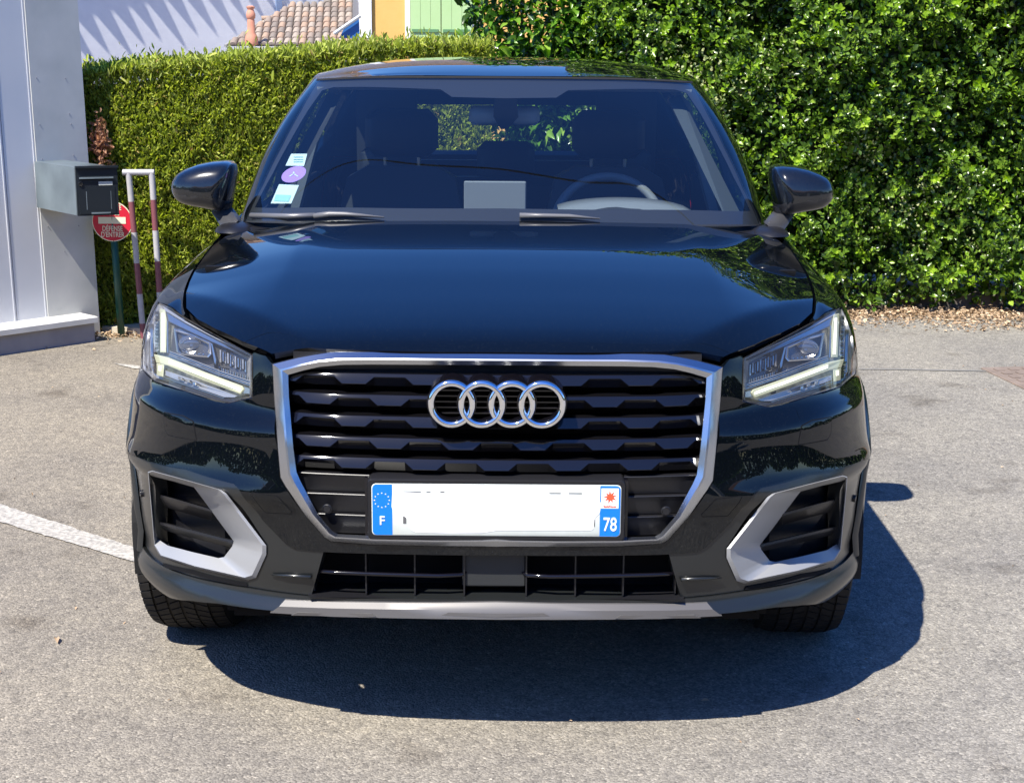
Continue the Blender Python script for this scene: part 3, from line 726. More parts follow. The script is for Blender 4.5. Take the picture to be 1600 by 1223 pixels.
# ---- wheels
def wheel(yc, mirror, steer=0):
    sx = -1 if mirror else 1
    w_ = empty('wheel'); w_.parent = car; w_.location = (sx*.775, yc, .330); w_.rotation_euler = (0, 0, R(steer))
    prof_ = [(-.100, .225), (-.108, .26), (-.110, .29), (-.098, .318), (-.085, .325), (-.04, .3285), (0, .3295), (.04, .3285), (.085, .325), (.098, .318), (.110, .29), (.108, .26), (.100, .225)]
    L = [[(x, r*math.cos(a), r*math.sin(a)) for a in np.linspace(0, 2*math.pi, 64, endpoint=False)] for x, r in prof_]
    MB().loft(L).build('tyre', TYRE, w_, sharp=50)
    tb = MB(); rr = random.Random(3)
    cols = [(-.098, -.070, 0), (-.064, -.036, .4), (-.030, -.004, .2), (.004, .030, .6), (.036, .064, .1), (.070, .098, .5)]
    for x0, x1, ph in cols:
        n = 74
        for k in range(n):
            a0 = 2*math.pi*(k+ph)/n; a1 = a0+2*math.pi/n*.80; sk = .04*(1 if x0 > 0 else -1)
            V = []
            for (x, s_) in ((x0, 0), (x1, sk)):
                r0 = .3290-.004*(abs(x)/.1)**4-.006*(abs(x) > .09); 
                for a in (a0+s_, a1+s_):
                    for r in (r0-.008, r0+.004): V.append((x, r*math.cos(a), r*math.sin(a)))
            tb.add(V, [(0, 1, 3, 2), (4, 6, 7, 5), (1, 5, 7, 3), (0, 4, 5, 1), (2, 3, 7, 6)])
    t = tb.build('tread', TYRE, w_); t['kind'] = 'stuff'
    rim = MB(); rim.loft([[(x, r*math.cos(a), r*math.sin(a)) for a in np.linspace(0, 2*math.pi, 40, endpoint=False)] for x, r in ((-.1, .222), (-.1, .205), (.085, .205), (.100, .212), (.104, .228))])
    for k in range(5):
        for dd in (-.13, .13):
            a = 2*math.pi*k/5+dd; c, s_ = math.cos(a), math.sin(a); tq = (-s_, c)
            V = []
            for r, hw, x in ((.04, .03, .075), (.21, .02, .092)):
                for sg in (-1, 1):
                    for xx in (x, x-.03): V.append((sx*xx*1, r*c+sg*hw*tq[0], r*s_+sg*hw*tq[1]))
            rim.add(V, [(0, 2, 6, 4), (1, 5, 7, 3), (0, 4, 5, 1), (2, 3, 7, 6)])
    rim.build('rim', SILVER, w_)
wheel(.80, True, -2); wheel(.80, False, -2); wheel(3.395, True); wheel(3.395, False)

# ---- grille
grille = empty('grille'); grille.parent = car
def full(pts): return [(-p[0], p[1], p[2]) for p in pts]+[tuple(p) for p in pts[::-1][1:-1]]
def dn(A, Bp, k=4):
    a, b = [], []
    for i in range(len(A)-1):
        n = max(1, int(np.hypot(A[i+1][0]-A[i][0], A[i+1][1]-A[i][1])/22))
        for q in range(n):
            t = q/n; a.append((A[i][0]*(1-t)+A[i+1][0]*t, A[i][1]*(1-t)+A[i+1][1]*t)); b.append((Bp[i][0]*(1-t)+Bp[i+1][0]*t, Bp[i][1]*(1-t)+Bp[i+1][1]*t))
    return a+[A[-1]], b+[Bp[-1]]
fO, fI = dn(FR_O, FR_I)
def lp(pts, d, x0=True):
    l = [inpx(B, u, v, d) for u, v in pts]; l[0][0] = 0; l[-1][0] = 0; return full(l)
mixp = lambda t: [(a[0]*(1-t)+b[0]*t, a[1]*(1-t)+b[1]*t) for a, b in zip(fO, fI)]
fr = MB().loft([lp(fO, .03), lp(fO, .002), lp(mixp(.06), -.003), lp(mixp(.50), -.013), lp(mixp(.62), -.013), lp(mixp(.97), -.002), lp(fI, .006)]).build('grille_frame', ALU, grille, sharp=22)
MB().loft([lp(fI, .0062), lp(fI, .06)]).build('frame_inner_wall', BLACKPL, grille)
# slats: plan curve of the grille from the body surface
def gy(x, z):
    s_, t_ = B.side(0, z) if False else (0, z); P, N = B.ev(np.interp(np.abs(np.atleast_1d(x)), ref3[:6, 0], Sarc[:6]), np.full(np.size(x), z)); return P[:, 1]
inner = [tuple(cpt(u, v, .03)[[0, 2]]) for u, v in FR_I]
def halfw(z):
    poly = inner; best = .3
    xs = []
    for i in range(len(poly)-1):
        (x0, z0), (x1, z1) = poly[i], poly[i+1]
        if (z0-z)*(z1-z) <= 0 and abs(z0-z1) > 1e-6 and x0 > .1: xs.append(x0+(x1-x0)*(z-z0)/(z1-z0))
    return max(xs) if xs else best
def slat(z, phase, back=.018, hmin=.0055, htall=.0190):
    hw = halfw(z-.01)+.016; xs = {-hw, hw}; P_ = .15
    for k in range(-5, 6):
        c = (k+phase)*P_
        for d_ in (-.0425, -.025, .025, .0425): xs.add(c+d_)
    xs = sorted(x for x in xs if -hw <= x <= hw); xs2 = []
    for a, b in zip(xs[:-1], xs[1:]):
        n = max(1, int((b-a)/.02)); xs2 += [a+(b-a)*q/n for q in range(n)]
    xs2.append(xs[-1]); rows = []
    for x in xs2:
        r = abs(((x/P_-phase)+.5) % 1-.5)*P_
        f = np.interp(r, [.025, .0425], [1, 0]); h = hmin+(htall-hmin)*f; y = float(gy(x, z)[0])+back
        fy = -.0036-.0066*f
        rows.append([(x, y+.045, z+.003), (x, y+.0006, z+.0007), (x, y-.0006, z-.0006), (x, y+fy, z-h), (x, y+fy+.0006, z-h-.001), (x, y+fy+.013, z-.027), (x, y+.045, z-.029)])
    return MB().loft(rows, closed=False).build('slat', SLAT, grille, sharp=20)
def rowz(v): return cpt(777, v, .02)[2]
for k, v in enumerate((561, 592, 623.5, 655.5, 688, 719.5)):
    if k == 0: continue
    slat(rowz(v), 0 if k % 2 else .5)
# lower facia of the grille beside the plate, with steps
zt = rowz(748)
for sx in (-1, 1):
    fac = empty('lower_facia'); fac.parent = grille
    for k, (v0, v1) in enumerate(((745, 775), (776, 807), (808, 840))):
        z0, z1 = rowz(v0), rowz(v1); rows = []
        hw0, hw1 = halfw(z0)+.006, halfw(max(z1, rowz(834)))+.006
        for f in np.linspace(0, 1, 12):
            xa = .268+(hw0-.268)*f; xb = .268+(hw1-.268)*f; ya = float(gy(xa, z0)[0])+.018; yb = float(gy(xb, z1)[0])+.018
            rows.append([(sx*xa, ya+.014, z0+.0005), (sx*xa, ya-.001, z0), (sx*xa, ya-.002, z0-.0015), (sx*xa, ya+.004, z0-.012), (sx*xb, yb+.010, z1+.001)])
        o = MB().loft(rows, closed=False).build('facia_step', BLACKPL, fac, sharp=20)
    MB().box(*(sorted((sx*.268, sx*.276))+[.012, .06, rowz(838), zt])).build('facia_rib', GLOSSBLK, fac)
    disc('parking_sensor', 511, 795, .0105, BLACKPL, grille, sx < 0, d=.008)
# top closing strip of the grille and dark backing
MB().box(-.43, .43, .09, .11, rowz(590), rowz(562)).build('grille_backing', BLACKPL, grille)
# ring emblem
emb = empty('emblem'); emb.parent = grille
ez = cpt(777, 632, -.012)[2]; rz = .0425
for k, cx in enumerate((-.0928, -.0310, .0310, .0928)):
    L = []
    for a in np.linspace(0, 2*math.pi, 48, endpoint=False):
        row = []
        for q in range(10):
            b = 2*math.pi*q/10; rr = rz+.0072*math.cos(b); row.append((cx+rr*math.cos(a), -.010-.0065*math.sin(b)-.0012*(k % 2), ez+rr*1.02*math.sin(a)))
        L.append(row)
    MB().loft(L+[L[0]]).build('ring', CHROME, emb, smooth=True)
    L = [[(cx+r*math.cos(a), y, ez+.001+r*math.sin(a)) for a in np.linspace(0, 2*math.pi, 36, endpoint=False)] for r, y in ((.0515, .05), (.0515, -.005), (.0470, -.006), (.0350, -.004), (.035, .05))]
    MB().loft(L).build('ring_holder', GLOSSBLK, emb, sharp=35)
for q in range(5):
    MB().box(-.13, .13, .010, .02, ez-.025+q*.012, ez-.022+q*.012).build('emblem_bar', GLOSSBLK, emb)
# number plate
zc_ = (cpt(582, 752, -.004)[2]+cpt(582, 836, -.004)[2])/2
def rrect(x0, x1, z0, z1, r, y, n=5):
    P = []
    for cx, cz, a0 in ((x1-r, z1-r, 0), (x0+r, z1-r, 90), (x0+r, z0+r, 180), (x1-r, z0+r, 270)):
        for q in range(n+1):
            a = R(a0+90*q/n); P.append((cx+r*math.cos(a), y, cz+r*math.sin(a)))
    return P
plate = empty('number_plate', (0, -.006, zc_)); plate.parent = car
MB().loft([rrect(-.269, .269, -.066, .066, .010, .05), rrect(-.269, .269, -.066, .066, .010, -.002), rrect(-.267, .267, -.064, .064, .009, -.005), rrect(-.261, .261, -.0575, .0575, .010, -.005), rrect(-.2605, .2605, -.057, .057, .01, -.001)], cap0=True, cap1=True).build('plate_holder', BLACKPL, plate, sharp=40)
PW = mat('plate_white', (.62, .66, .60), rough=.35, coat=.3, noise=(30, (.70, .74, .68)))
PB = mat('plate_blue', (.0, .18, .66), rough=.35, coat=.3); PWW = mat('plate_blank', (.93, .93, .93), rough=.5); PS = mat('plate_ink', (.75, .80, .85), rough=.4)
ORG = mat('plate_orange', (.85, .10, .04), rough=.4); PDK = mat('plate_black', (.12, .12, .12), rough=.4)
MB().loft([rrect(-.26, .26, -.0563, .0563, .009, -.001), rrect(-.26, .26, -.0563, .0563, .009, -.004), rrect(-.2585, .2585, -.0550, .0550, .009, -.0052)], cap0=True, cap1=True).build('plate_face', PW, plate, sharp=40)
def half_rr(x0, x1, left):
    P = rrect(-.2583, .2583, -.0548, .0548, .009, -.0056); Q = [(max(x0, min(x1, p[0])), p[1], p[2]) for p in P]
    O_ = []
    for p in Q:
        if not O_ or (abs(p[0]-O_[-1][0])+abs(p[2]-O_[-1][2])) > 1e-6: O_.append(p)
    return O_
for lr in (True, False):
    q = half_rr(-.26, -.217, True) if lr else half_rr(.216, .26, False)
    MB().add(q, [tuple(range(len(q)))]).build('blue_band', PB, plate)
k = 0
for q in range(12):
    a = R(30*q); c = (-.2385+.0155*math.cos(a), .0205+.0155*math.sin(a)); P = []
    for j in range(10):
        r = .0021 if j % 2 == 0 else .0009; b = R(90+36*j); P.append((c[0]+r*math.cos(b), -.0060, c[1]+r*math.sin(b)))
    MB().add(P, [tuple(range(10))]).build('star', PS, plate)
text_mesh('letter', 'F', .027, PS, plate, (-.2385, -.0062, -.0245))
text_mesh('department_number', '78', .036, PS, plate, (.2375, -.0062, -.030), scale=(.82, 1.15, 1))
MB().add([(.2185, -.0059, .006), (.2545, -.0059, .006), (.2545, -.0059, .0495), (.2185, -.0059, .0495)], [(0, 1, 2, 3)]).build('emblem_patch', PWW, plate)
P = []
for j in range(18):
    r = (.0150 if j % 4 == 0 else .0135) if j % 2 == 0 else .0068; b = R(95+20*j); P.append((.2370+r*math.cos(b), -.0063, .0305+r*math.sin(b)))
MB().add(P, [tuple(range(18))]).build('sun_star', ORG, plate)
text_mesh('region_name', 'îledeFrance', .0058, ORG, plate, (.2365, -.0063, .0105))
# the pale blank field with uneven edges where no characters can be read
ed = [(-.2165, .038), (-.190, .0385), (-.12, .036), (-.05, .0365), (.02, .0355), (.09, .035), (.16, .036), (.185, .034), (.200, .031), (.205, .024), (.219, .020), (.2155, -.006), (.205, -.014), (.203, -.040), (.195, -.0425), (.10, -.043), (.0, -.044), (-.03, -.049), (-.10, -.050), (-.17, -.049), (-.182, -.040), (-.186, -.018), (-.196, -.012), (-.212, -.004), (-.2185, .004)]
ed = fillet([(a, b) for a, b in ed], .006, 3)
MB().add([(a, -.0060, b) for a, b in ed], [tuple(range(len(ed)))]).build('blank_field', PWW, plate)
for x0, x1, z0, z1 in ((-.1945, -.157, .0385, .0405), (-.146, -.137, .0385, .0405), (-.117, -.108, .0385, .0405), (.11, .134, .0370, .0390), (.150, .178, .0370, .0390), (-.1945, -.188, -.030, -.014), (.2045, .2062, -.034, -.018)):
    MB().add([(x0, -.0058, z0), (x1, -.0058, z0), (x1, -.0058, z1), (x0, -.0058, z1)], [(0, 1, 2, 3)]).build('character_edge', PDK, plate)
# ---- lower intake
intake = empty('lower_intake'); intake.parent = car
zb, ztop = cpt(777, 932, .02)[2], cpt(777, 866, .02)[2]
MB().box(-.46, .46, .13, .15, .30, .50).build('intake_backing', DARK, intake)
MB().loft([[(-.40, .02, zb-.004), (.40, .02, zb-.004)], [(-.42, .14, zb-.008), (.42, .14, zb-.008)]], closed=False).build('intake_floor', BLACKPL, intake)
CB = mat('radar_cover', (.020, .022, .023), rough=.6, bump=(300, .2, .001))
MB().box(-.072, .064, .030, .10, cpt(777, 917, .03)[2], ztop+.004, .004).build('radar_cover', CB, intake, sharp=30)
zb2 = cpt(777, 901, .01)[2]
for sx, xs in ((-1, (-.072,)), (1, (.064,))):
    x0 = xs[0]; pts = [(x0-sx*.012, .035, zb2+.004)]+[(x0+sx*d_, float(gy(x0+sx*d_, zb2)[0])+(.012 if d_ > .004 else .02), zb2) for d_ in (0.003, .05, .12, .2, .27, .325)]
    MB().tube(pts, [.002]+[.0048]*6, 8).build('intake_bar', GLOSSBLK, intake, smooth=True)
for u in (488, 571, 648, 725.5, 822.5, 899.5, 975, 1058):
    a = wpt(u, 866, Y0+.03)-CARO; b = wpt(u+(777-u)*.012, 932, Y0+.03)-CARO; yy = float(gy(a[0], .4)[0])
    MB().box(-.0016, .0016, yy+.022, yy+.07, zb, ztop).build('intake_rib', BLACKPL, intake).location = (a[0], 0, 0)
gf = [(445, 900), (485, 901.5)]
for mi in (True, False):
    P = [inpx(B, u, v, -.002) for u, v in ((424, 897.5), (450, 899), (486, 901))]; MB().tube([tuple(p) for p in P], [.0015, .004, .0045], 8).build('bumper_blade', CLAD, car, mirror=mi, smooth=True)
# ---- headlights
def headlight(mirror):
    h = empty('headlight'); h.parent = car
    st = hlf if area(hlf) > 0 else hlf[::-1]
    def I(u, v, d): return tuple(inpx(B, u, v, d))
    HLc = [(u, v) for u, v in resample(HL, 9)]
    cu, cv = 305, 560
    sh = lambda f: [(cu+(u-cu)*f, cv+(v-cv)*f) for u, v in HLc]
    # dark rim, bowl wall and floor
    MB().loft([[I(u, v, .000) for u, v in HLc], [I(u, v, .002) for u, v in sh(.985)], [I(u, v, .012) for u, v in sh(.975)]]).build('lens_rim', GLOSSBLK, h, mirror=mirror, sharp=30)
    MB().loft([[I(u, v, .008) for u, v in sh(.985)], [I(u, v, .060) for u, v in sh(.90)], [I(u, v, .085) for u, v in sh(.4)]], cap1=True).build('lamp_bowl', HLGREY, h, mirror=mirror, sharp=30)
    def strip(name, pts, d0, d1, m, bev=1.0):
        c = np.mean(np.array(pts), 0); ins = [(p[0]+(c[0]-p[0])*.0, p[1]) for p in pts]
        # shrink towards the centre line for a bevel
        st2 = inset([(p[0], -p[1]) for p in pts], bev); st2 = [(a, -b) for a, b in st2]
        base = [(p[0], -p[1]) for p in pts]; base = base if area(base) > 0 else base[::-1]; base = [(a, -b) for a, b in base]
        return MB().loft([[I(u, v, d1) for u, v in base], [I(u, v, d0+.003) for u, v in base], [I(u, v, d0) for u, v in st2]], cap1=True).build(name, m, h, mirror=mirror, sharp=25)
    # outer side: stepped vertical blades of clear plastic
    for q, (u0, u1) in enumerate(((222, 227), (227.5, 233), (233.5, 239))):
        top_v = 545-(u0-220)*3.4; strip('side_blade', [(u0, top_v+6), (u1, top_v-10), (u1+1, 572+(u1-222)*.6), (u0+1, 566+(u0-222)*.6)], .030+.006*(q % 2), .06, (HLPALE, HLGREY, HLCHR)[q], 1.0)
    strip('side_reflector', [(241, 482), (248, 478), (248.5, 548), (240, 552), (240, 520)], .034, .06, HLGREY)
    for q in range(12):
        v = 486+q*5.6; strip('reflector_tooth', [(242.5, v), (247, v-.4), (247, v+2.2), (242, v+2.8)], .028, .05, HLCHR if q % 2 else BLACKPL, .3)
    for q in range(5):
        v = 557+q*4.2; strip('reflector_tooth', [(236.5, v), (241.5, v), (241.5, v+1.9), (236.5, v+2.2)], .028, .05, HLCHR if q % 2 else BLACKPL, .3)
    # pale upper shelf in three thin steps
    strip('upper_shelf', [(253, 476.5), (290, 501), (340, 528), (391, 553.5), (390, 556), (340, 531), (290, 505), (258, 486)], .022, .04, HLPALE, .6)
    strip('upper_shelf', [(259, 487), (290, 506), (340, 532), (390, 557), (389.5, 559.5), (330, 534), (290, 515), (262, 502)], .030, .05, HLCHR, .7)
    # L shaped running light
    strip('light_guide', [(249.5, 482), (258, 484), (260.5, 500), (259.5, 551), (250, 550.5)], .016, .04, DRL, 1.2)
    strip('light_core', [(252.5, 489), (256.5, 490), (256.8, 546), (252.8, 546)], .0145, .03, DRLHOT, .5)
    strip('guide_edge', [(261, 501), (263, 501), (263, 552), (261, 551)], .020, .04, HLCHR, .3)
    strip('light_guide', [(244.5, 567), (256.5, 570), (255, 589), (245, 586)], .018, .04, DRL, 1.5)
    strip('light_core', [(247, 570.5), (252, 571.5), (251.5, 580), (247, 579)], .0165, .03, DRLHOT, .8)
    strip('light_guide', [(240, 553), (262, 558), (320, 581), (379, 603), (382, 608), (376, 616), (315, 593), (262, 571), (244, 566)], .014, .04, DRL, 1.6)
    strip('light_core', [(264, 562.5), (320, 585), (376, 606.5), (376, 611.5), (320, 590), (264, 567.5)], .0125, .03, DRLHOT, .8)
    strip('guide_tip', [(380, 603.5), (391, 606), (391, 616), (380, 615)], .018, .04, HLCHR, .8)
    # ledge between the modules and the running light, in fine parallel steps
    for q in range(4):
        o_ = q*2.3; strip('chrome_ledge', [(264, 547.5+o_), (300, 561+o_), (345, 579+o_), (391, 594.5+o_), (391, 596.1+o_), (345, 580.6+o_), (300, 562.6+o_), (264, 549.1+o_)], .024+.004*(q % 2), .05, (HLPALE, HLCHR, HLGREY, HLCHR)[q], .3)
    # panel under the running light with its small lamps
    strip('lower_panel', [(258, 578), (300, 592), (372, 618.5), (366, 621.5), (350, 621), (300, 604), (258, 587)], .026, .05, HLPALE, .8)
    for u_, v_ in ((281, 590.5), (293, 594.5), (303, 598.5)): strip('lamp_boss', [(u_-3, v_-3), (u_+3, v_-1), (u_+3, v_+3.5), (u_-2, v_+3)], .020, .04, HLGREY if u_ < 300 else HLCHR, .8)
    strip('lower_glint', [(256, 588), (300, 604), (350, 621.5), (350, 622.8), (300, 605.6), (256, 589.6)], .022, .03, HLCHR, .3)
    strip('lower_black', [(226, 585), (300, 606.5), (350, 623.5), (386, 621.5), (358, 628.5), (335, 624), (290, 609.5), (243, 594)], .016, .04, BLACKPL, .5)
    # projector module
    strip('module_panel', [(266, 505), (290, 516), (329, 535), (337, 582), (300, 566), (266, 552)], .055, .08, HLDARK)
    sq = [(271, 512.5), (300, 522), (329, 535), (330, 553), (325, 558.5), (300, 556), (280, 554), (276, 549)]
    sq2 = [(275, 517.5), (300, 525.5), (325, 537.5), (326, 552), (322.5, 555), (300, 552.8), (283, 551), (279.5, 547)]
    MB().loft([[I(u, v, .055) for u, v in sq], [I(u, v, .032) for u, v in sq], [I(u, v, .030) for u, v in [((a[0]+b[0])/2, (a[1]+b[1])/2) for a, b in zip(sq, sq2)]], [I(u, v, .036) for u, v in sq2], [I(u, v, .060) for u, v in sq2]]).build('projector_bezel', HLCHR, h, mirror=mirror, sharp=25)
    strip('bezel_glint', [(278, 516), (294, 520.5), (293, 522.5), (279, 518.5)], .028, .03, HLPALE, .3)
    c = Vector(I(301, 538, .062)); L = []
    for q in range(9):
        a = R(90*q/8); L.append([(c.x+.032*math.cos(a)*math.cos(b), c.y-.014*math.sin(a), c.z+.0215*math.cos(a)*math.sin(b)) for b in np.linspace(0, 2*math.pi, 28, endpoint=False)])
    MB().loft(L, cap1=True).build('projector_lens', PROJ, h, mirror=mirror, smooth=True)
    for rr_ in (.026, .021): 
        MB().tube([(c.x+rr_*1.1*math.cos(b), c.y-.012, c.z+rr_*.72*math.sin(b)) for b in np.linspace(.3, 5.6, 24)], .0006, 5).build('lens_ring', HLCHR, h, mirror=mirror)
    for q in range(5): strip('lens_glint', [(290+q*6.5, 549+q*.9), (292.5+q*6.5, 548.6+q*.9), (293+q*6.5, 550.5+q*.9), (290.5+q*6.5, 551+q*.9)], .029, .03, HLCHR, .2)
    # second reflector with flutes and ribs
    strip('reflector_panel', [(333, 538), (389, 562), (391, 594), (342, 578), (336, 560)], .058, .08, HLDARK)
    for q in range(12):
        u = 343+q*3.9; v0 = 546+q*1.6+(q % 3); v1 = 566+q*1.5-(q % 2)*3
        strip('reflector_flute', [(u, v0), (u+3.0, v0+1.2), (u+3.2, v1+1.2), (u, v1)], .046+.004*(q % 3), .075, (HLGREY, HLCHR, PROJ)[q % 3], .6)
    for q in range(17):
        u = 346+q*2.65; v0 = 574.5+q*.85
        strip('reflector_rib', [(u, v0), (u+1.3, v0+.4), (u+1.8, v0+8), (u+.6, v0+7.6)], .036, .06, HLPALE if q % 2 else HLCHR, .25)
    strip('module_divider', [(329, 535), (332, 536.5), (338, 562), (337, 570), (334.5, 566)], .030, .06, HLCHR, .5)
    if not mirror: pass
    V = panel('lens', B, inset(st, .003), [], LENS, h, off=-.001, depth=0, step=.02, mode='left' if mirror else 'right')
    return h
def _right_only(name, *a, **k): pass
_panel = panel
def panel(name, surf, outer, holes, m, parent, off=0.0, depth=.008, step=.014, mode='join', gap=0.0):
    if mode != 'right': return _panel(name, surf, outer, holes, m, parent, off=off, depth=depth, step=step, mode=mode, gap=gap)
    W, T = region(outer, holes, step); P, N = surf.ev(W[:, 0], W[:, 1]); return [new_mesh(name, P+N*off, T, m, parent, normals=N)]
both(headlight)
# ---- door mirrors
def mirror_(mi):
    h = empty('door_mirror'); h.parent = car
    out = [(268, 291), (270, 281), (277, 271), (290, 264), (310, 257), (330, 253.5), (350, 252.5), (358, 254), (363, 259), (364.5, 272), (362, 292), (357, 318), (351, 328), (340, 329), (322, 325), (300, 321), (284, 317), (274, 309), (269, 300)]
    out = fillet(out, 6, 3); cu, cv = 322, 291; ym = 1.42
    def lay(f, y, dv=0, du=0): return [tuple(cpt(cu+du+(u-cu)*f, cv+dv+(v-cv)*f, ym)*np.array([1, 0, 1])+np.array([0, y, 0])) for u, v in out]
    LL = []
    for f, y in ((.10, 1.334), (.35, 1.337), (.58, 1.343), (.76, 1.353), (.87, 1.366), (.94, 1.383), (.98, 1.405), (1.0, 1.43), (.995, 1.50), (.97, 1.515), (.93, 1.52), (.92, 1.505)):
        LL.append(lay(f, y, dv=(1-f)*6, du=(1-f)*14))
    # split: upper painted cap, lower black trim, by height
    zs = cpt(268, 299, ym)[2]; zs2 = cpt(362, 309, ym)[2]; xs_ = cpt(268, 299, ym)[0]; xs2_ = cpt(362, 309, ym)[0]
    m = MB().loft(LL, cap0=True, cap1=True)
    def low(f):
        c = np.mean([m.V[i] for i in f], 0); zz = zs+(zs2-zs)*(c[0]-xs_)/(xs2_-xs_); return c[2] < zz
    upf = [f for f in m.F if not low(f)]; lof = [f for f in m.F if low(f)]
    for nm, ff, mt in (('mirror_cap', upf, PAINT2), ('mirror_underside', lof, mat('mirror_plastic', (.03, .03, .032), rough=.3, spec=.5))):
        q = MB(); q.V = m.V; q.F = ff; o = q.build(nm, mt, h, mirror=mi, smooth=True)
    gl = lay(.90, 1.5215); MB().add(gl, [tuple(range(len(gl)))]).build('mirror_glass', MIRG, h, mirror=mi)
    A = [cpt(u, v, 1.40) for u, v in ((318, 322), (334, 326), (357, 318), (364, 330), (352, 322))]
    arm = [((335, 322), (360, 318), 1.40), ((330, 331), (358, 327), 1.40), ((345, 354), (364, 334), 1.36), ((352, 364), (372, 345), 1.33)]
    L = []
    for a, b, y in arm:
        p = cpt(a[0], a[1], y); q = cpt(b[0], b[1], y); L.append([tuple(p), tuple((p+q)/2+[0, -.014, 0]), tuple(q), tuple(q+[0, .05, 0]), tuple((p+q)/2+[0, .06, 0]), tuple(p+[0, .05, 0])])
    MB().loft(L[:2], cap0=True, cap1=True).build('mirror_neck', BLACKPL, h, mirror=mi, sharp=40)
    MB().loft(L[1:], cap0=True, cap1=True).build('mirror_arm', mat('arm_grey', (.045, .045, .048), rough=.35, spec=.5), h, mirror=mi, sharp=50)
    p = cpt(362, 349, 1.32); bs = []
    for q in range(5):
        a = R(90*q/4); bs.append([(p[0]-.012+.062*math.cos(a)*math.cos(b), p[1]+.02+.10*math.cos(a)*math.sin(b), p[2]-.022+.024*math.sin(a)) for b in np.linspace(0, 2*math.pi, 20, endpoint=False)])
    MB().loft(bs, cap1=True).build('mirror_foot', BLACKPL, h, mirror=mi, smooth=True)
both(mirror_)
# ---- wipers lying on the lower glass
def wip(pts, r, name='wiper_arm'):
    P = []
    for u, v in pts:
        d = ray(u, v); o = CAM-CARO
        if u < 777: q = inpx(G, u, v, -.012); q = np.array([-q[0], q[1], q[2]])
        else:
            u2, v2 = mirror_px(u, v); q = inpx(G, u2, v2, -.012)
        P.append(tuple(q))
    return P
def mirror_px(u, v):
    """pixel of the mirrored point on the windscreen"""
    o = CAM-CARO; d = ray(u, v); s_ = G.hit(o, d); P, N = G.ev([s_[0]], [s_[1]]); x, y, z = P[0]; w_ = np.array([-x, y, z])-o; k = w_@fw
    return 800+F*(w_@rt)/k, 611.5-F*(w_@up)/k
MB().tube(wip([(392, 337), (450, 338), (492, 337)], 0), .008, 8).build('wiper_arm', mat('wiper_metal', (.16, .16, .165), rough=.35, metal=.3), car, smooth=True)
MB().tube(wip([(490, 338), (515, 335), (540, 335), (600, 339.5)], 0), [.008, .009, .007, .002], 8).build('wiper_blade', mat('wiper_grey', (.12, .12, .125), rough=.4), car, smooth=True)
MB().tube(wip([(812, 337), (850, 337.5), (890, 338), (938, 342)], 0), [.008, .007, .006, .002], 8).build('wiper_blade', bpy.data.materials['wiper_grey'], car, smooth=True)
# ---- stickers on the inside of the screen
def sticker(name, pts, m, k=.3):
    P = [inpx(G, u, v, .0025) for u, v in pts]; V = [(-p[0], p[1], p[2]) for p in P]
    return MB().add(V, [tuple(range(len(V)))]).build(name, m, wsobj)
STW = mat('sticker_white', (.50, .60, .58), rough=.6, emit=None); STG = mat('sticker_green', (.25, .48, .42), rough=.6); STP = mat('sticker_purple', (.34, .20, .55), rough=.6)
STT = mat('sticker_ink', (.12, .30, .30), rough=.6)
sticker('insurance_slip', [(455, 240.5), (480, 240.5), (475, 259.5), (446, 259)], STW)
for vv in (245, 249, 252.5): sticker('printed_line', [(459, vv), (474, vv), (473.5, vv+1), (458.7, vv+1)], STT).location.y = -.002
sticker('emission_badge', [(459+19*math.cos(a)-3*math.sin(a), 272.5+12.5*math.sin(a)-3.0*math.cos(a)) for a in np.linspace(0, 2*math.pi, 28, endpoint=False)], STP)
for a0 in (90, 210, 330):
    a = R(a0); sticker('badge_mark', [(459+dx+8*math.cos(a)*f, 272.5+5*-math.sin(a)*f+dy) for dx, dy, f in ((-1.2, -1, .1), (1.2, -1, .1), (1.2, 1, 1), (-1.2, 1, 1))], STW).location.y = -.002
sticker('parking_slip', [(436, 288), (467, 289.5), (455, 318), (423, 318)], STW)
sticker('slip_print', [(431, 304), (455, 305), (451, 315), (428, 314)], STG).location.y = -.002
# ---- interior
inter = empty('interior'); inter.parent = car
L = []
for x in np.linspace(-.70, .70, 21):
    hump = .045*math.exp(-((x-.36)/.15)**2)
    L.append([(x, 1.30, .965), (x, 1.55, .985+hump*.3), (x, 1.78, .975+hump), (x, 1.85, .93), (x, 1.86, .60)])
MB().loft(L, closed=False).build('dashboard', INT, inter, smooth=True)
def hood_cowl():
    L = []
    for x in np.linspace(.17, .60, 15):
        h = .052*math.sqrt(max(0, 1-((x-.37)/.235)**2)); L.append([(x, 1.62, .95), (x, 1.70, .97+h), (x, 1.84, .975+h), (x, 1.85, .93)])
    MB().loft(L, closed=False).build('instrument_hood', INTG, inter, smooth=True)
hood_cowl()
# steering wheel
c = Vector((.345, 2.02, .905)); ax = Vector((0, -1, .42)).normalized(); q = ax.to_track_quat('Z', 'Y'); L = []
for a in np.linspace(0, 2*math.pi, 48, endpoint=False):
    row = []
    for k in range(10):
        b = 2*math.pi*k/10; rr = .180+.015*math.cos(b); row.append(tuple(c+q@Vector((rr*math.cos(a), rr*math.sin(a), .015*math.sin(b)))))
    L.append(row)
MB().loft(L+[L[0]]).build('steering_wheel', INTG, inter, smooth=True)
MB().box(.26, .43, 2.0, 2.05, .86, .95, .01).build('steering_hub', INT, inter)
a = cpt(725, 283, 1.80); b = cpt(822-0, 320, 1.80)
MB().box(-a[0], (wpt(822, 300, Y0+1.80)-CARO)[0], 1.79, 1.81, .985, a[2], .003).build('display_screen', INTG, inter)
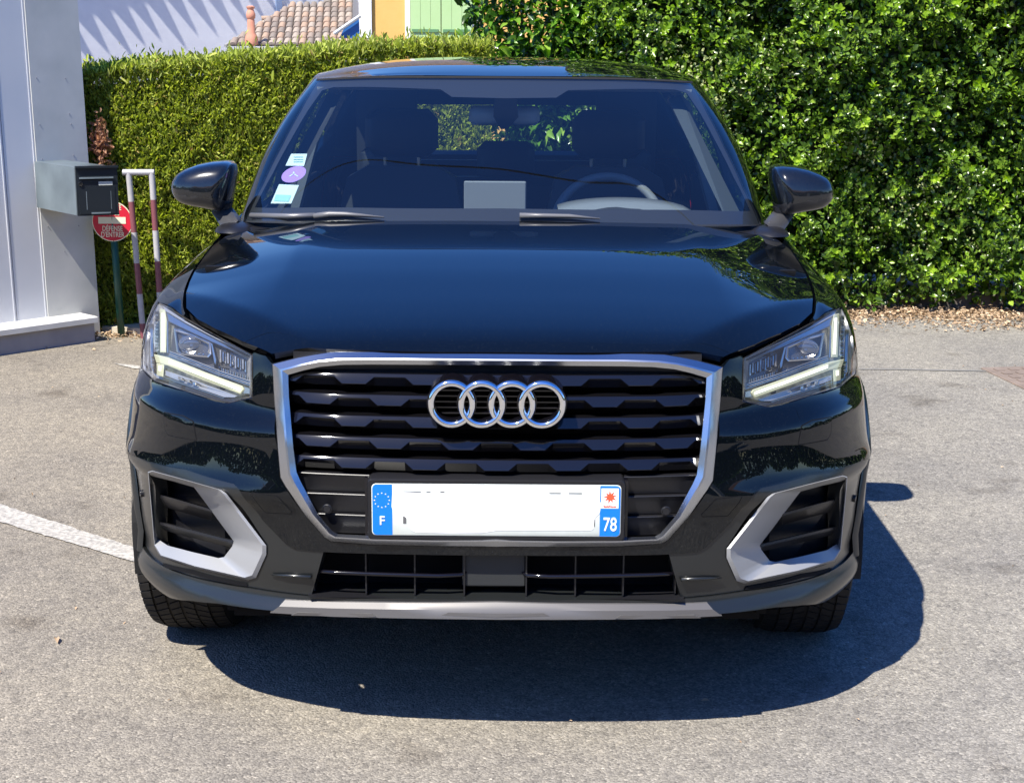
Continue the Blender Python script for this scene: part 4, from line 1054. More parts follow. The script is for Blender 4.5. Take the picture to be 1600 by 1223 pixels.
# seats
def seat(x, y, w_=.24):
    MB().loft([[(x-w_, y+.10+dy, .55), (x-w_*.96, y+.16+dy, .85), (x-w_*.80, y+.22+dy, 1.03), (x-w_*.5, y+.24+dy, 1.07), (x+w_*.5, y+.24+dy, 1.07), (x+w_*.80, y+.22+dy, 1.03), (x+w_*.96, y+.16+dy, .85), (x+w_, y+.10+dy, .55)] for dy in (0, .12)], cap0=True, cap1=True).build('seat_back', INT, inter, sharp=50)
    MB().bevbox(x-.13, x+.13, y+.23, y+.33, 1.10, 1.27, .035).build('headrest', INT, inter, sharp=50)
    for d_ in (-.06, .06): MB().tube([(x+d_, y+.28, 1.05), (x+d_, y+.28, 1.12)], .006, 6).build('headrest_post', HLCHR, inter)
seat(-.37, 2.25); seat(.37, 2.25)
MB().bevbox(-.62, .62, 3.10, 3.22, .5, .98, .03).build('rear_bench', INT, inter)
for x, w_, zz in ((-.46, .12, 1.10), (.0, .115, 1.12), (.46, .12, 1.10)): MB().bevbox(x-w_, x+w_, 3.13, 3.22, .96, zz, .03).build('rear_headrest', INT, inter, sharp=50)
MB().box(-.60, .60, 1.96, 3.55, 1.352, 1.36).build('headliner', INTG, inter)
# inside faces around the rear window and the rear pillars
MB().box(-.62, -.37, 3.42, 3.46, .98, 1.36).build('rear_pillar_trim', INT, inter); MB().box(.37, .62, 3.42, 3.46, .98, 1.36).build('rear_pillar_trim', INT, inter)
MB().box(-.62, .62, 3.50, 3.54, .6, 1.02).build('tailgate_trim', INT, inter)
MB().box(-.62, .62, 3.44, 3.48, 1.252, 1.36).build('rear_header_trim', INT, inter)
for sx in (-1, 1):
    L = [[(sx*.745, 2.30, .93), (sx*.745, 2.40, .93)], [(sx*.64, 2.34, 1.30), (sx*.64, 2.40, 1.30)], [(sx*.60, 2.36, 1.345), (sx*.60, 2.40, 1.345)]]
    L2 = [[(p[0]-sx*.03, p[1]-.0, p[2]) for p in r] for r in L]
    m = MB()
    for (a0, a1), (b0, b1) in zip(zip(L, L2), zip(L[1:], L2[1:])): m.add(a0+a1+b0+b1, [(0, 2, 6, 4), (2, 3, 7, 6), (3, 1, 5, 7), (1, 0, 4, 5)])
    m.build('door_pillar_trim', INTG, inter)
    m = MB(); P = [(sx*.705, 1.42, .985), (sx*.66, 1.40, .985), (sx*.53, 2.02, 1.33), (sx*.575, 2.06, 1.34), (sx*.72, 1.50, .985)]
    m.add(P, [(0, 1, 2, 3, 4)]); m.build('front_pillar_trim', mat('lit_pillar_trim', (.055, .065, .07), rough=.6) if sx > 0 else INT, inter)  # right trim paler than the left: window reflection put into its colour
    MB().box(*(sorted((sx*.76, sx*.79))+[1.45, 3.3, .55, .985])).build('door_trim', INT, inter)
# rear view mirror and camera housing
zm = cpt(777, 180, 2.02)[2]
MB().bevbox(-.115, .115, 2.0, 2.03, zm-.032, zm+.030, .014).build('rear_view_mirror', mat('mirror_back', (.35, .38, .42), rough=.35), inter, sharp=50)
MB().loft([[(-.075, 1.955, 1.378), (.085, 1.955, 1.378), (.085, 2.0, 1.378), (-.075, 2.0, 1.378)], [(-.03, 1.93, 1.33), (.04, 1.93, 1.33), (.04, 2.0, 1.33), (-.03, 2.0, 1.33)], [(-.035, 1.95, 1.27), (.045, 1.95, 1.27), (.045, 2.0, 1.27), (-.035, 2.0, 1.27)], [(-.012, 1.98, 1.23), (.012, 1.98, 1.23), (.012, 2.0, 1.23), (-.012, 2.0, 1.23)]], cap0=True, cap1=True).build('camera_housing', BLACKPL, inter, sharp=40)
# ================================================================== THE PLACE
# ---- ground
g = new_mesh('ground', [(-150, -150, 0), (150, -150, 0), (150, 300, 0), (-150, 300, 0)], [(0, 1, 2, 3)], asphalt_mat()); tag(g, kind='structure')
def painted(name, pts, label, m):
    """road paint with a worn, uneven edge"""
    P = resample([tuple(p[:2]) for p in pts], .02); rr = random.Random(5); V = [(x+rr.uniform(-.004, .004), y+rr.uniform(-.004, .004), .004) for x, y in P]
    o = MB().add(V, [tuple(range(len(V)))]).build(name, m); tag(o, kind='structure'); return o
LINE = mat('line_paint', (.50, .47, .41), rough=.8, noise=(75, (.26, .245, .22), .16), bump=(300, .6, .003))
a0, a1 = gpt(-700, 610), gpt(-700, 650)
painted('parking_line', [gpt(0, 789), gpt(215, 858), gpt(330, 897), gpt(330, 916), gpt(215, 881), gpt(0, 816), gpt(-300, 732), gpt(-300, 710)], '', LINE)
painted('parking_line', [gpt(176, 568.5), gpt(205, 571), gpt(330, 585), gpt(330, 590), gpt(205, 576)], '', LINE)
# a tarred joint across the lane on the right
J = mat('joint_tar', (.19, .185, .175), rough=.9)
pts = [gpt(u, v) for u, v in ((1340, 577), (1400, 577.5), (1470, 579), (1540, 580), (1600, 581), (1800, 584))]
V = []; 
for p in pts: V += [(p[0], p[1]-.012, .003), (p[0], p[1]+.012, .003)]
tag(new_mesh('road_joint', V, [(2*i, 2*i+2, 2*i+3, 2*i+1) for i in range(len(pts)-1)], J), kind='structure')
# manhole cover
mh = empty('manhole_cover', (2.63, 7.12, 0), R(8)); tag(mh, 'rusty brown iron cover set in the asphalt near the right edge', 'manhole cover')
RUST = mat('rusty_iron', (.15, .115, .095), rough=.85, noise=(14, (.24, .19, .16)), bump=(90, .5, .003))
MB().bevbox(-.36, .36, -.27, .27, -.03, .008, .004).build('frame', RUST, mh)
for i in range(9):
    for j in range(6): MB().box(-.32+i*.072, -.28+i*.072, -.235+j*.082, -.19+j*.082, .008, .012).build('raised_stud', RUST, mh)

# ---- leaves
def rot_to(n, rng, tilt=None):
    """random orthonormal frames whose third axis is n"""
    k = len(n); a = rng.normal(size=(k, 3)); a -= (a*n).sum(1, keepdims=True)*n; a /= np.linalg.norm(a, axis=1, keepdims=True); return a, np.cross(n, a)
def leaves(P, up_, n, Ln, W, rng, fold=.18, droop=.15):
    """P base (k,3), up_ = leaf axis, n = leaf normal"""
    up_ = up_/np.linalg.norm(up_, axis=1, keepdims=True); n = n-(n*up_).sum(1, keepdims=True)*up_; n /= np.linalg.norm(n, axis=1, keepdims=True)+1e-9; sd = np.cross(up_, n)
    Ln = Ln[:, None]; W = W[:, None]
    v0 = P; v1 = P+up_*Ln*.5-sd*W*.5+n*Ln*fold*.5; v2 = P+up_*Ln*.5-n*Ln*.02; v3 = P+up_*Ln*.5+sd*W*.5+n*Ln*fold*.5; v4 = P+up_*Ln-n*Ln*droop
    v5 = P+up_*Ln*.82-sd*W*.34+n*Ln*fold*.2; v6 = P+up_*Ln*.82+sd*W*.34+n*Ln*fold*.2
    V = np.stack([v0, v1, v2, v3, v4, v5, v6], 1).reshape(-1, 3); b = 7*np.arange(len(P))[:, None]
    T = np.concatenate([b+np.array([[0, 2, 1]]), b+np.array([[0, 3, 2]]), b+np.array([[1, 2, 5]]), b+np.array([[2, 3, 6]]), b+np.array([[2, 4, 5]]), b+np.array([[2, 6, 4]])])
    return V, T
def unit(a): return a/(np.linalg.norm(a, axis=1, keepdims=True)+1e-9)
def lump(x, z, seed=0):
    return (.5*np.sin(x*2.1+seed)+.35*np.sin(x*5.3+z*3.1+seed*2)+.3*np.sin(z*4.7-x*1.7+seed)+.22*np.sin(x*11+z*9+seed*3)+.15*np.sin(x*19-z*17+seed))

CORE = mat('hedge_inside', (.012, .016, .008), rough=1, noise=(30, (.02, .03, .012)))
TWIG = mat('twig_bark', (.10, .07, .045), rough=.9)
rng = RNG
# clipped conifer hedge on the left
THUJA = leaf_mat('thuja_sprays', [(0, (.10, .12, .022)), (.25, (.21, .26, .036)), (.6, (.33, .40, .05)), (.85, (.46, .53, .08)), (.97, (.55, .56, .14)), (1, (.30, .17, .08))], rough=.5, spec=.35, trans=.38)
hL = empty('conifer_hedge', (-1.2, 8.7, 0)); tag(hL, 'clipped light green conifer hedge below the white house wall', 'hedge')
def frontY(x): return 8.17+.12*(x+2.2)
_tp = [wpt(u_, v_, 8.3+.12*(u_/800-.3)) for u_, v_ in ((-80, 112), (125, 99), (300, 83), (400, 72), (560, 60), (720, 58))]
def topz(x): return np.interp(x, [p[0] for p in _tp], [p[2] for p in _tp])-.052
def thuja(n, x0, x1):
    x = rng.uniform(x0, x1, n); 
    ztop = topz(x)
    istop = rng.random(n) < .16
    z = rng.uniform(.0, 1, n)**.95*ztop
    dep = rng.exponential(.035, n); dep = np.minimum(dep, .16)
    y = frontY(x)+dep-.035*lump(x*1.7, z*1.7, 1)
    y = np.where(istop, frontY(x)+rng.uniform(-.03, .55, n), y); z = np.where(istop, ztop-rng.exponential(.02, n)+rng.exponential(.012, n)+.015*lump(x*2, y*2, 4), z)
    P = np.stack([x, y, z], 1)
    base = np.where(istop[:, None], np.array([[0, -.10, 1.0]]), np.array([[.10, -.75, .85]]))
    ax = unit(base+rng.normal(size=(n, 3))*np.array([.55, .45, .45]))
    nn = unit(rng.normal(size=(n, 3))*.6+np.array([-.3, -.85, .65]))
    L_ = rng.uniform(.018, .048, n)*np.where(istop, 1.1, 1.0)*np.where(rng.random(n) < .03, 1.5, 1.0)
    return leaves(P-ax*L_[:, None]*.3, ax, nn, L_, L_*rng.uniform(.16, .34, n), rng, fold=.1, droop=.08)
V, T = thuja(105000, -2.30, -.12); o = fast_mesh('foliage', V-np.array([-1.2, 8.7, 0]), T, THUJA, hL); o['kind'] = 'stuff'
# a patch of dried brown sprays beside the concrete pillar
def brown():
    n = 230; c = wpt(157, 226, 8.10); P = c+rng.normal(size=(n, 3))*np.array([.024, .015, .058]); P[:, 0] -= (P[:, 2]-c[2])*.05
    ax = unit(rng.normal(size=(n, 3))+np.array([.1, -.8, .6])); L_ = rng.uniform(.025, .05, n)
    return leaves(P, ax, unit(rng.normal(size=(n, 3))+np.array([0, -1, .3])), L_, L_*.4, rng)
V, T = brown(); o = fast_mesh('dried_sprays', V-np.array([-1.2, 8.7, 0]), T, leaf_mat('dry_brown', [(0, (.26, .14, .08)), (1, (.55, .30, .18))], rough=.7), hL); o['kind'] = 'stuff'
m = MB(); xs = np.linspace(-2.42, -.16, 18)
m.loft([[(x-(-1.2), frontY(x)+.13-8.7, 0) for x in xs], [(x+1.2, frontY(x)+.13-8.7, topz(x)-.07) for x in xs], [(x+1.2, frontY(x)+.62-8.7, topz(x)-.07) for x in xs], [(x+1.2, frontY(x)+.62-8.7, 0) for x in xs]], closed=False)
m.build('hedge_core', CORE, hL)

# glossy broadleaf hedge on the right
EUO = leaf_mat('glossy_leaves', [(0, (.020, .042, .008)), (.35, (.052, .105, .013)), (.66, (.11, .20, .02)), (.88, (.20, .34, .03)), (1, (.33, .47, .06))], rough=.27, spec=.5, trans=.3)
EUOT = leaf_mat('young_leaves', [(0, (.14, .27, .018)), (.6, (.25, .42, .02)), (1, (.38, .54, .05))], rough=.3, spec=.55, trans=.4)
BUD = leaf_mat('cream_buds', [(0, (.22, .30, .09)), (1, (.50, .52, .24))], rough=.5, trans=.3)
hR = empty('broadleaf_hedge', (3.2, 9.3, 0)); tag(hR, 'tall dark green hedge of small glossy leaves on the right', 'hedge')
RO = np.array([3.2, 9.3, 0])
def fy(x, z): return 8.98-.10*(x-2.5)*.0+.12*lump(x*.9, z*.9, 2)+.11*lump(x*2.6, z*2.6, 7)+np.clip(.10-z, 0, 1)*.6-.06
x0h, x1h, hh = .35, 7.5, 2.85
def euo(n, x0, x1, z0=.05, z1=hh, shell=.0):
    x = rng.uniform(x0, x1, n); z = z0+(z1-z0)*rng.random(n)
    left = np.clip((1.15-x)/.8, 0, 1)
    y = fy(x, z)+rng.exponential(.09, n)*1.0+.45*left*(z > .9)
    P = np.stack([x, y, z], 1); n_ = len(P)
    ax = unit(rng.normal(size=(n_, 3))*.75+np.array([0, -.55, .45])); nn = unit(rng.normal(size=(n_, 3))*.48+np.array([-.25, -.75, .75]))
    L_ = rng.uniform(.028, .054, n_); return leaves(P, ax, nn, L_, L_*rng.uniform(.48, .68, n_), rng, fold=.22, droop=.12)
parts_ = [euo(54000, x0h, 4.1), euo(11000, 4.1, x1h)]
# leafy shoots: whorls of leaves along short twigs that stand out of the face
def shoots(nsh, x0, x1, kind=0):
    Vs = []; ax_, nn_, LL, WW = [], [], [], []
    tw = MB()
    for _ in range(nsh):
        x = rng.uniform(x0, x1); z = rng.uniform(.15, 2.8) if kind == 0 else rng.uniform(.5, 2.7); y = float(fy(np.array([x]), np.array([z]))[0])-.01+.45*np.clip((1.15-x)/.8, 0, 1)*(z > .9)
        d = unit((rng.normal(size=(1, 3))*.45+np.array([[0, -.75, .55]])))[0]; L0 = rng.uniform(.05, .13); p0 = np.array([x, y, z])
        k = int(rng.integers(7, 14))
        for j in range(k):
            t = j/k; ang = j*2.4; s1 = np.cross(d, [0, 0, 1]); s1 /= np.linalg.norm(s1); s2 = np.cross(d, s1)
            rad = s1*math.cos(ang)+s2*math.sin(ang); a = unit((rad*(1.0-.45*t)+d*(.45+.6*t))[None])[0]
            Vs.append(p0+d*L0*t); ax_.append(a); nn_.append(d*1.0-rad*.3); l_ = rng.uniform(.030, .052)*(1-.3*t); LL.append(l_); WW.append(l_*.58)
    return leaves(np.array(Vs), np.array(ax_), np.array(nn_), np.array(LL), np.array(WW), rng, fold=.15, droop=.15)
def join(ps):
    Vt, Tt, b = [], [], 0
    for V, T in ps: Vt.append(V); Tt.append(T+b); b += len(V)
    return np.concatenate(Vt), np.concatenate(Tt)
V, T = join(parts_+[shoots(2000, .4, 4.6)]); o = fast_mesh('foliage', V-RO, T, EUO, hR); o['kind'] = 'stuff'
V, T = shoots(560, .4, 4.6); o = fast_mesh('young_shoots', V-RO, T, EUOT, hR); o['kind'] = 'stuff'
def buds(n):
    c = []; 
    for (u, v, s_) in ((1100, 140, .16), (1120, 190, .14), (1085, 115, .12), (1340, 240, .14), (1470, 300, .12), (1400, 350, .12), (1500, 360, .1), (1230, 90, .1)):
        k = int(n*s_); q = wpt(u, v, 8.85); P = q+rng.normal(size=(k, 3))*np.array([.13, .05, .14]); P[:, 1] = fy(P[:, 0], P[:, 2])-.02+.3*np.clip((1.15-P[:, 0])/.8, 0, 1)*(P[:, 2] > .9)+rng.exponential(.03, k); c.append(P)
    P = np.concatenate(c); k = len(P); L_ = rng.uniform(.012, .022, k)
    return leaves(P, unit(rng.normal(size=(k, 3))+np.array([0, -.8, .5])), unit(rng.normal(size=(k, 3))+np.array([0, -1, .3])), L_, L_*.9, rng, fold=.4)
V, T = buds(2000); o = fast_mesh('flower_buds', V-RO, T, BUD, hR); o['kind'] = 'stuff'
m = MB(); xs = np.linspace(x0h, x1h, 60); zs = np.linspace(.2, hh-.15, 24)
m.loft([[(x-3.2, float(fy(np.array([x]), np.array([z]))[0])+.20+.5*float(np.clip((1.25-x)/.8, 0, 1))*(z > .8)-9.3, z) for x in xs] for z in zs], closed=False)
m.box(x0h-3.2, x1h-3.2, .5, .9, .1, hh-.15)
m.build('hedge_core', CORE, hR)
m = MB()
for k in range(26):
    x = .6+k*.17+rng.uniform(-.05, .05); y = 9.2+rng.uniform(-.05, .15); m.tube([(x-3.2, y-9.3, 0), (x-3.2+rng.uniform(-.05, .05), y-9.3-.03, .25), (x-3.2+rng.uniform(-.15, .15), y-9.3-.10, .7)], [.016, .012, .006], 6)
m.build('stem', TWIG, hR)
# laurel with larger leaves above the car
LAU = leaf_mat('laurel_leaves', [(0, (.02, .05, .008)), (.4, (.05, .13, .014)), (.75, (.12, .27, .025)), (1, (.26, .42, .05))], rough=.28, spec=.6, trans=.3)
la = empty('laurel_shrub', (.4, 9.9, 0)); tag(la, 'laurel with large leaves rising behind the car roof', 'shrub')
def laurel(n):
    x = rng.uniform(-.42, 1.35, n); z = rng.uniform(.6, 2.3, n); lim = -.36+.25*np.clip(z-1.6, 0, 2)**1.0*.6+.06*np.sin(z*9)
    keep = x > lim+rng.exponential(.04, n); x, z = x[keep], z[keep]; n = len(x)
    y = 9.45+.10*lump(x, z, 5)+rng.exponential(.12, n); P = np.stack([x, y, z], 1)
    ax = unit(rng.normal(size=(n, 3))*.7+np.array([-.05, -.6, .1])); nn = unit(rng.normal(size=(n, 3))*.5+np.array([-.1, -.5, .9]))
    L_ = rng.uniform(.055, .105, n); return leaves(P, ax, nn, L_, L_*rng.uniform(.34, .46, n), rng, fold=.16, droop=.2)
V, T = laurel(9500); o = fast_mesh('foliage', V-np.array([.4, 9.9, 0]), T, LAU, la); o['kind'] = 'stuff'
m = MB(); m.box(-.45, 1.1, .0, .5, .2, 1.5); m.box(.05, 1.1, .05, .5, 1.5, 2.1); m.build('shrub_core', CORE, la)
m = MB()
for k in range(7):
    x = -.45+k*.2; m.tube([(x, -.1, 0), (x+rng.uniform(-.1, .1), -.15, .9), (x+rng.uniform(-.2, .3), -.25, 1.9)], [.02, .015, .007], 6)
m.build('stem', TWIG, la)

# ---- low kerb and dry leaves along the right hedge
KERB = mat('old_concrete', (.06, .05, .042), rough=.95, noise=(8, (.14, .12, .10)), bump=(60, .6, .006))
kb = MB()
for i in range(8):
    x = .9+i*1.0; kb.bevbox(x, x+.985, 9.03+.012*math.sin(i*3), 9.16, -.05, .105+.006*math.sin(i*5), .012)
tag(kb.build('kerb', KERB), kind='structure')
LIT = leaf_mat('dry_leaves', [(0, (.20, .13, .075)), (.5, (.40, .28, .17)), (1, (.66, .50, .33))], rough=.7, trans=.15)
n = 16000; x = rng.uniform(.9, 6, n); y = 9.0-rng.exponential(.15, n)*(1+.6*np.sin(x*3.1)+.4*np.sin(x*7.7)); P = np.stack([x, y, .004+rng.exponential(.008, n)], 1)
P = P[P[:, 1] > 8.3]; n = len(P); L_ = rng.uniform(.014, .034, n)
V, T = leaves(P, unit(rng.normal(size=(n, 3))*np.array([1, 1, .25])), unit(rng.normal(size=(n, 3))*.5+np.array([0, 0, 1])), L_, L_*.5, rng)
n = 900; x2 = rng.uniform(-2.9, -1.9, n); a = gpt(0, 533); b = gpt(152, 526); t = (x2-a[0])/(b[0]-a[0]); y2 = a[1]+(b[1]-a[1])*t-rng.exponential(.05, n)+.02
P2 = np.stack([x2, y2, .004+rng.exponential(.006, n)], 1); L2 = rng.uniform(.01, .028, n)
V2, T2 = leaves(P2, unit(rng.normal(size=(n, 3))*np.array([1, 1, .25])), unit(rng.normal(size=(n, 3))*.5+np.array([0, 0, 1])), L2, L2*.5, rng)
n = 260; P3 = np.stack([rng.uniform(-2.6, 4.5, n), rng.uniform(2.6, 8.6, n), np.full(n, .004)], 1); L3 = rng.uniform(.006, .016, n)
V3, T3 = leaves(P3, unit(rng.normal(size=(n, 3))*np.array([1, 1, .2])), unit(rng.normal(size=(n, 3))*.4+np.array([0, 0, 1])), L3, L3*.5, rng)
V, T = join([(V, T), (V2, T2), (V3, T3)])
o = fast_mesh('leaf_litter', V, T, LIT); tag(o, 'dry leaves lying along the kerb and the wall foot', 'leaf litter', kind='stuff')
# two single leaves one can see on the open asphalt
for (u, v, s_, lab, rz) in ((90, 1008, .05, 'narrow pale dry leaf on the open asphalt at lower left', 1.9), (1095, 1098, .022, 'small pale leaf in the shadow in front of the car', .3)):
    p = gpt(u, v); V, T = leaves(np.array([[0, 0, .006]]), np.array([[1.0, 0, .05]]), np.array([[0, 0, 1.0]]), np.array([s_]), np.array([s_*.28 if s_ > .03 else s_*.7]), rng)
    o = fast_mesh('fallen_leaf', V, T, LIT); o.location = tuple(p); o.rotation_euler = (0, 0, rz); tag(o, lab, 'leaf')

# ---- building on the left: panelled wall, pillar, step and eave (it recedes to the right)
WB = mat('panel_white', (.58, .60, .63), rough=.5, noise=(2.2, (.70, .70, .69)), spec=.3)
WC = mat('pillar_concrete', (.47, .48, .45), rough=.75, noise=(5, (.62, .61, .57)), bump=(60, .15, .002))
STN = mat('step_stone', (.55, .54, .51), rough=.7, noise=(12, (.66, .65, .62)), bump=(80, .2, .002)); STD = mat('step_plinth', (.26, .25, .27), rough=.85, noise=(10, (.34, .33, .34)))
A = gpt(0, 534); Bp = gpt(156, 524); D2 = np.array([Bp[0]-A[0], Bp[1]-A[1]]); ang = R(47); dv = np.array([math.cos(ang), math.sin(ang)]); nv = np.array([dv[1], -dv[0]])
bl = empty('white_building', (Bp[0], Bp[1], 0), ang); tag(bl, 'white panelled building with a concrete corner pillar at the left', 'building')
# local frame: +x along the facade to the right, -y towards the road, origin at the right foot of the pillar
def loc(u, v, yoff):
    """facade-frame x, z of a pixel on the plane y = yoff"""
    d = ray(u, v); nn = np.array([nv[0], nv[1], 0]); p0 = np.array([Bp[0], Bp[1], 0])-nn*yoff
    p = CAM+d*(((p0-CAM)@nn)/(d@nn)); r = p-np.array([Bp[0], Bp[1], 0]); return r[:2]@dv, p[2]
xr1, _ = loc(157, 524, 0); xr0, zt_ = loc(121, 0, 0); xl1, _ = loc(76, 487, 0); xl0, _ = loc(38, 0, 0)
zt_ += .0; k1 = (xr0-xr1)/zt_*2.30; k0 = (xl0-xl1)/(zt_)*2.30
MB().loft([[(xl1, 0, 0), (xr1, 0, 0), (xr1, .12, 0), (xl1, .12, 0)], [(xl1+k0, 0, 2.30), (xr1+k1, 0, 2.30), (xr1+k1, .12, 2.30), (xl1+k0, .12, 2.30)]], cap1=True).build('corner_pillar', WC, bl)
for (u, v) in ((57, 122), (102, 123), (108, 178), (62, 195), (111, 194), (66, 249), (115, 243), (75, 354), (101, 393), (123, 353)):
    x, z = loc(u, v, 0); MB().tube([(x, .004, z), (x, -.002, z)], .003, 8).build('screw_hole', STD, bl)
zs0 = .05
edges = [xl1, loc(26, 480, .008)[0], loc(-70, 480, .008)[0], loc(-170, 480, .008)[0], loc(-270, 480, .008)[0], loc(-370, 480, .008)[0], loc(-500, 480, .008)[0]]
for i in range(len(edges)-1):
    b_, a_ = edges[i]-(.002 if i else .0), edges[i+1]+.002
    MB().loft([[(a_, .008, zs0), (b_, .008, zs0), (b_, .038, zs0), (a_, .038, zs0)], [(a_+k0, .008, 2.30), (b_+k0, .008, 2.30), (b_+k0, .038, 2.30), (a_+k0, .038, 2.30)]]).build('wall_panel', WB, bl)
    MB().loft([[(b_-.012, .005, zs0), (b_-.007, .005, zs0), (b_-.007, .010, zs0), (b_-.012, .010, zs0)], [(b_-.012+k0, .005, 2.30), (b_-.007+k0, .005, 2.30), (b_-.007+k0, .010, 2.30), (b_-.012+k0, .010, 2.30)]]).build('panel_seam', WB, bl)
MB().box(edges[-1], xl1-.002, .08, .14, 0, 2.30).build('wall_core', WC, bl)
def stepblock(name, L1, o0, z0, z1, m, bev=.006):
    V = [(edges[-1]-.1, -o0), (L1, -o0), (L1, .2), (edges[-1]-.1, .2)]
    b = MB(); b.loft([[(x, y, z0) for x, y in V], [(x, y, z1-bev) for x, y in V], [(x, y, z1) for x, y in inset(V, bev)]], cap0=True, cap1=True); return b.build(name, m, bl, sharp=30)
Ls = loc(106, 505, .14)[0]
stepblock('step_plinth', Ls-.012, .13, 0, .098, STD, .002)
stepblock('step_slab', Ls, .15, .100, .132, STN)
MB().box(edges[-1]-.05, xl1-.95, .142, 2.6, 0, 2.28).build('side_wall', WC, bl)
# mailbox hung on the pillar
mb_ = empty('mailbox', (Bp[0], Bp[1], 0), ang); tag(mb_, 'dark grey steel mailbox with a white name slip fixed to the pillar', 'mailbox')
MBG = mat('mailbox_grey', (.012, .016, .020), rough=.32, spec=.5, coat=.2); MBS = mat('mailbox_lit_grey', (.12, .15, .16), rough=.35, metal=.5, noise=(4, (.30, .36, .38)))  # second grey is a paler copy, reflected light put into the colour
def box_from_px():
    # front face pixels of the box at its own distance; it stands 0.28 m out of the wall
    TL = wpt(115, 262, 7.35); BR = wpt(184, 337, 7.35); return TL, BR
f0 = np.array([wpt(118, 262, 7.45), wpt(182, 262, 7.52), wpt(184, 334, 7.52), wpt(120, 337, 7.45)])
bk = np.array([wpt(62, 262, 7.78), wpt(160, 262, 7.95), wpt(160, 338, 7.95), wpt(67, 336, 7.78)])
Rm = np.array([[dv[0], dv[1], 0], [-dv[1], dv[0], 0], [0, 0, 1]])
def tl(p): return tuple(Rm@(np.array(p)-np.array([Bp[0], Bp[1], 0])))
fl_ = [tl(p) for p in f0]; bkl = [tl(p) for p in bk]
zt1 = max(p[2] for p in fl_); zb1 = min(p[2] for p in fl_)
fx0, fx1, fyy = fl_[0][0], fl_[1][0], fl_[0][1]
Q = [(fx0, fyy, zb1), (fx1, fl_[1][1], zb1), (fx1, fl_[1][1], zt1), (fx0, fyy, zt1)]
bx0 = bkl[0][0]; W2 = [(bx0, 0.0, zb1), (bx0+(fx1-fx0), 0.0, zb1), (bx0+(fx1-fx0), 0.0, zt1), (bx0, 0.0, zt1)]
MB().loft([W2, [(q[0], q[1]+.012, q[2]) for q in Q]], cap0=True, cap1=True).build('mailbox_body', MBS, mb_)
dq = np.array(Q[1])-np.array(Q[0]); dxn = dq/np.linalg.norm(dq); wq = np.linalg.norm(dq); nq_ = np.array([dxn[1], -dxn[0], 0])
def fp(a, b, o_): return tuple(np.array(Q[0])+dxn*a*wq+np.array([0, 0, (zt1-zb1)*b])+nq_*o_)
def fbox(name, a0, a1, b0, b1, o0, o1, m, sharp=None):
    return MB().loft([[fp(a0, b0, o0), fp(a1, b0, o0), fp(a1, b1, o0), fp(a0, b1, o0)], [fp(a0, b0, o1), fp(a1, b0, o1), fp(a1, b1, o1), fp(a0, b1, o1)]], cap0=True, cap1=True).build(name, m, mb_)
fbox('front_plate', -.01, 1.01, -.01, 1.0, -.010, .004, MBG)
fbox('roof_lip', -.02, 1.03, .985, 1.03, -.012, .018, MBG)
fbox('slot_flap', .07, .90, .765, .795, .004, .016, MBS)
fbox('mail_slot', .07, .90, .74, .765, .004, .006, DARK)
fbox('name_slip', .54, .88, .62, .70, .004, .0055, mat('slip_white', (.42, .44, .40), rough=.6))
fbox('door_panel', .05, .93, .03, .60, .004, .007, MBG)
for a_, b0, b1 in ((.22, .12, .50), (.82, .12, .50)): fbox('door_crease', a_, a_+.015, b0, b1, .007, .0085, MBS)
fbox('hinge', .33, .80, .03, .06, .006, .010, MBS)
c_ = np.array(fp(.10, .655, .004)); c2 = np.array(fp(.10, .655, .013)); MB().tube([tuple(c_), tuple(c2)], .010, 14).build('lock', CHROME, mb_, smooth=False)
# round no-entry sign on a green post
sg = empty('no_entry_sign', (0, 0, 0)); tag(sg, 'round red no entry sign with white lettering on a green post behind the mailbox', 'sign')
foot = gpt(190, 526); ys = foot[1]-.03; cS = wpt(175.5, 346, ys); sg.location = (foot[0], foot[1], 0); fo_ = np.array([foot[0], foot[1], 0])
rS = 31.5/F*ys*1.0; c0 = cS-fo_
SR = mat('sign_red', (.55, .012, .035), rough=.4, spec=.4, noise=(20, (.48, .015, .04))); SWH = mat('sign_white', (.72, .70, .52), rough=.5); GP = mat('green_post', (.008, .07, .045), rough=.4)
def disk(r, y, m, name, n=48, th=.003):
    return MB().loft([[(c0[0]+r*math.cos(a), c0[1]+y, c0[2]+r*math.sin(a)) for a in np.linspace(0, 2*math.pi, n, endpoint=False)], [(c0[0]+r*math.cos(a), c0[1]+y-th, c0[2]+r*math.sin(a)) for a in np.linspace(0, 2*math.pi, n, endpoint=False)]], cap0=True, cap1=True).build(name, m, sg)
disk(rS, 0, SWH, 'sign_rim'); disk(rS*.955, -.0032, SR, 'sign_face', th=.0015)
MB().box(c0[0]-rS*.68, c0[0]+rS*.68, c0[1]-.0065, c0[1]-.0050, c0[2]-rS*.11, c0[2]+rS*.22).build('white_bar', SWH, sg)
for i_, (s_, dz) in enumerate((('DÉFENSE', -.36), ("D'ENTRER", -.66), ('PRIVÉE', .42), ('PROPRIÉTÉ', .68))):
    t = text_mesh('lettering', s_, rS*.33, SWH, sg, (c0[0], c0[1]-.0056, c0[2]+rS*dz), scale=(.78 if i_ < 3 else .6, 1.1, 1))
top = c0+np.array([0, .012, .02]); MB().tube([(0, 0, 0), tuple(top)], .019, 12).build('post', GP, sg, smooth=True)
MB().bevbox(c0[0]-.02, c0[0]+.02, c0[1]+.0, c0[1]+.03, c0[2]-.05, c0[2]-.02, .003).build('clamp', GP, sg)
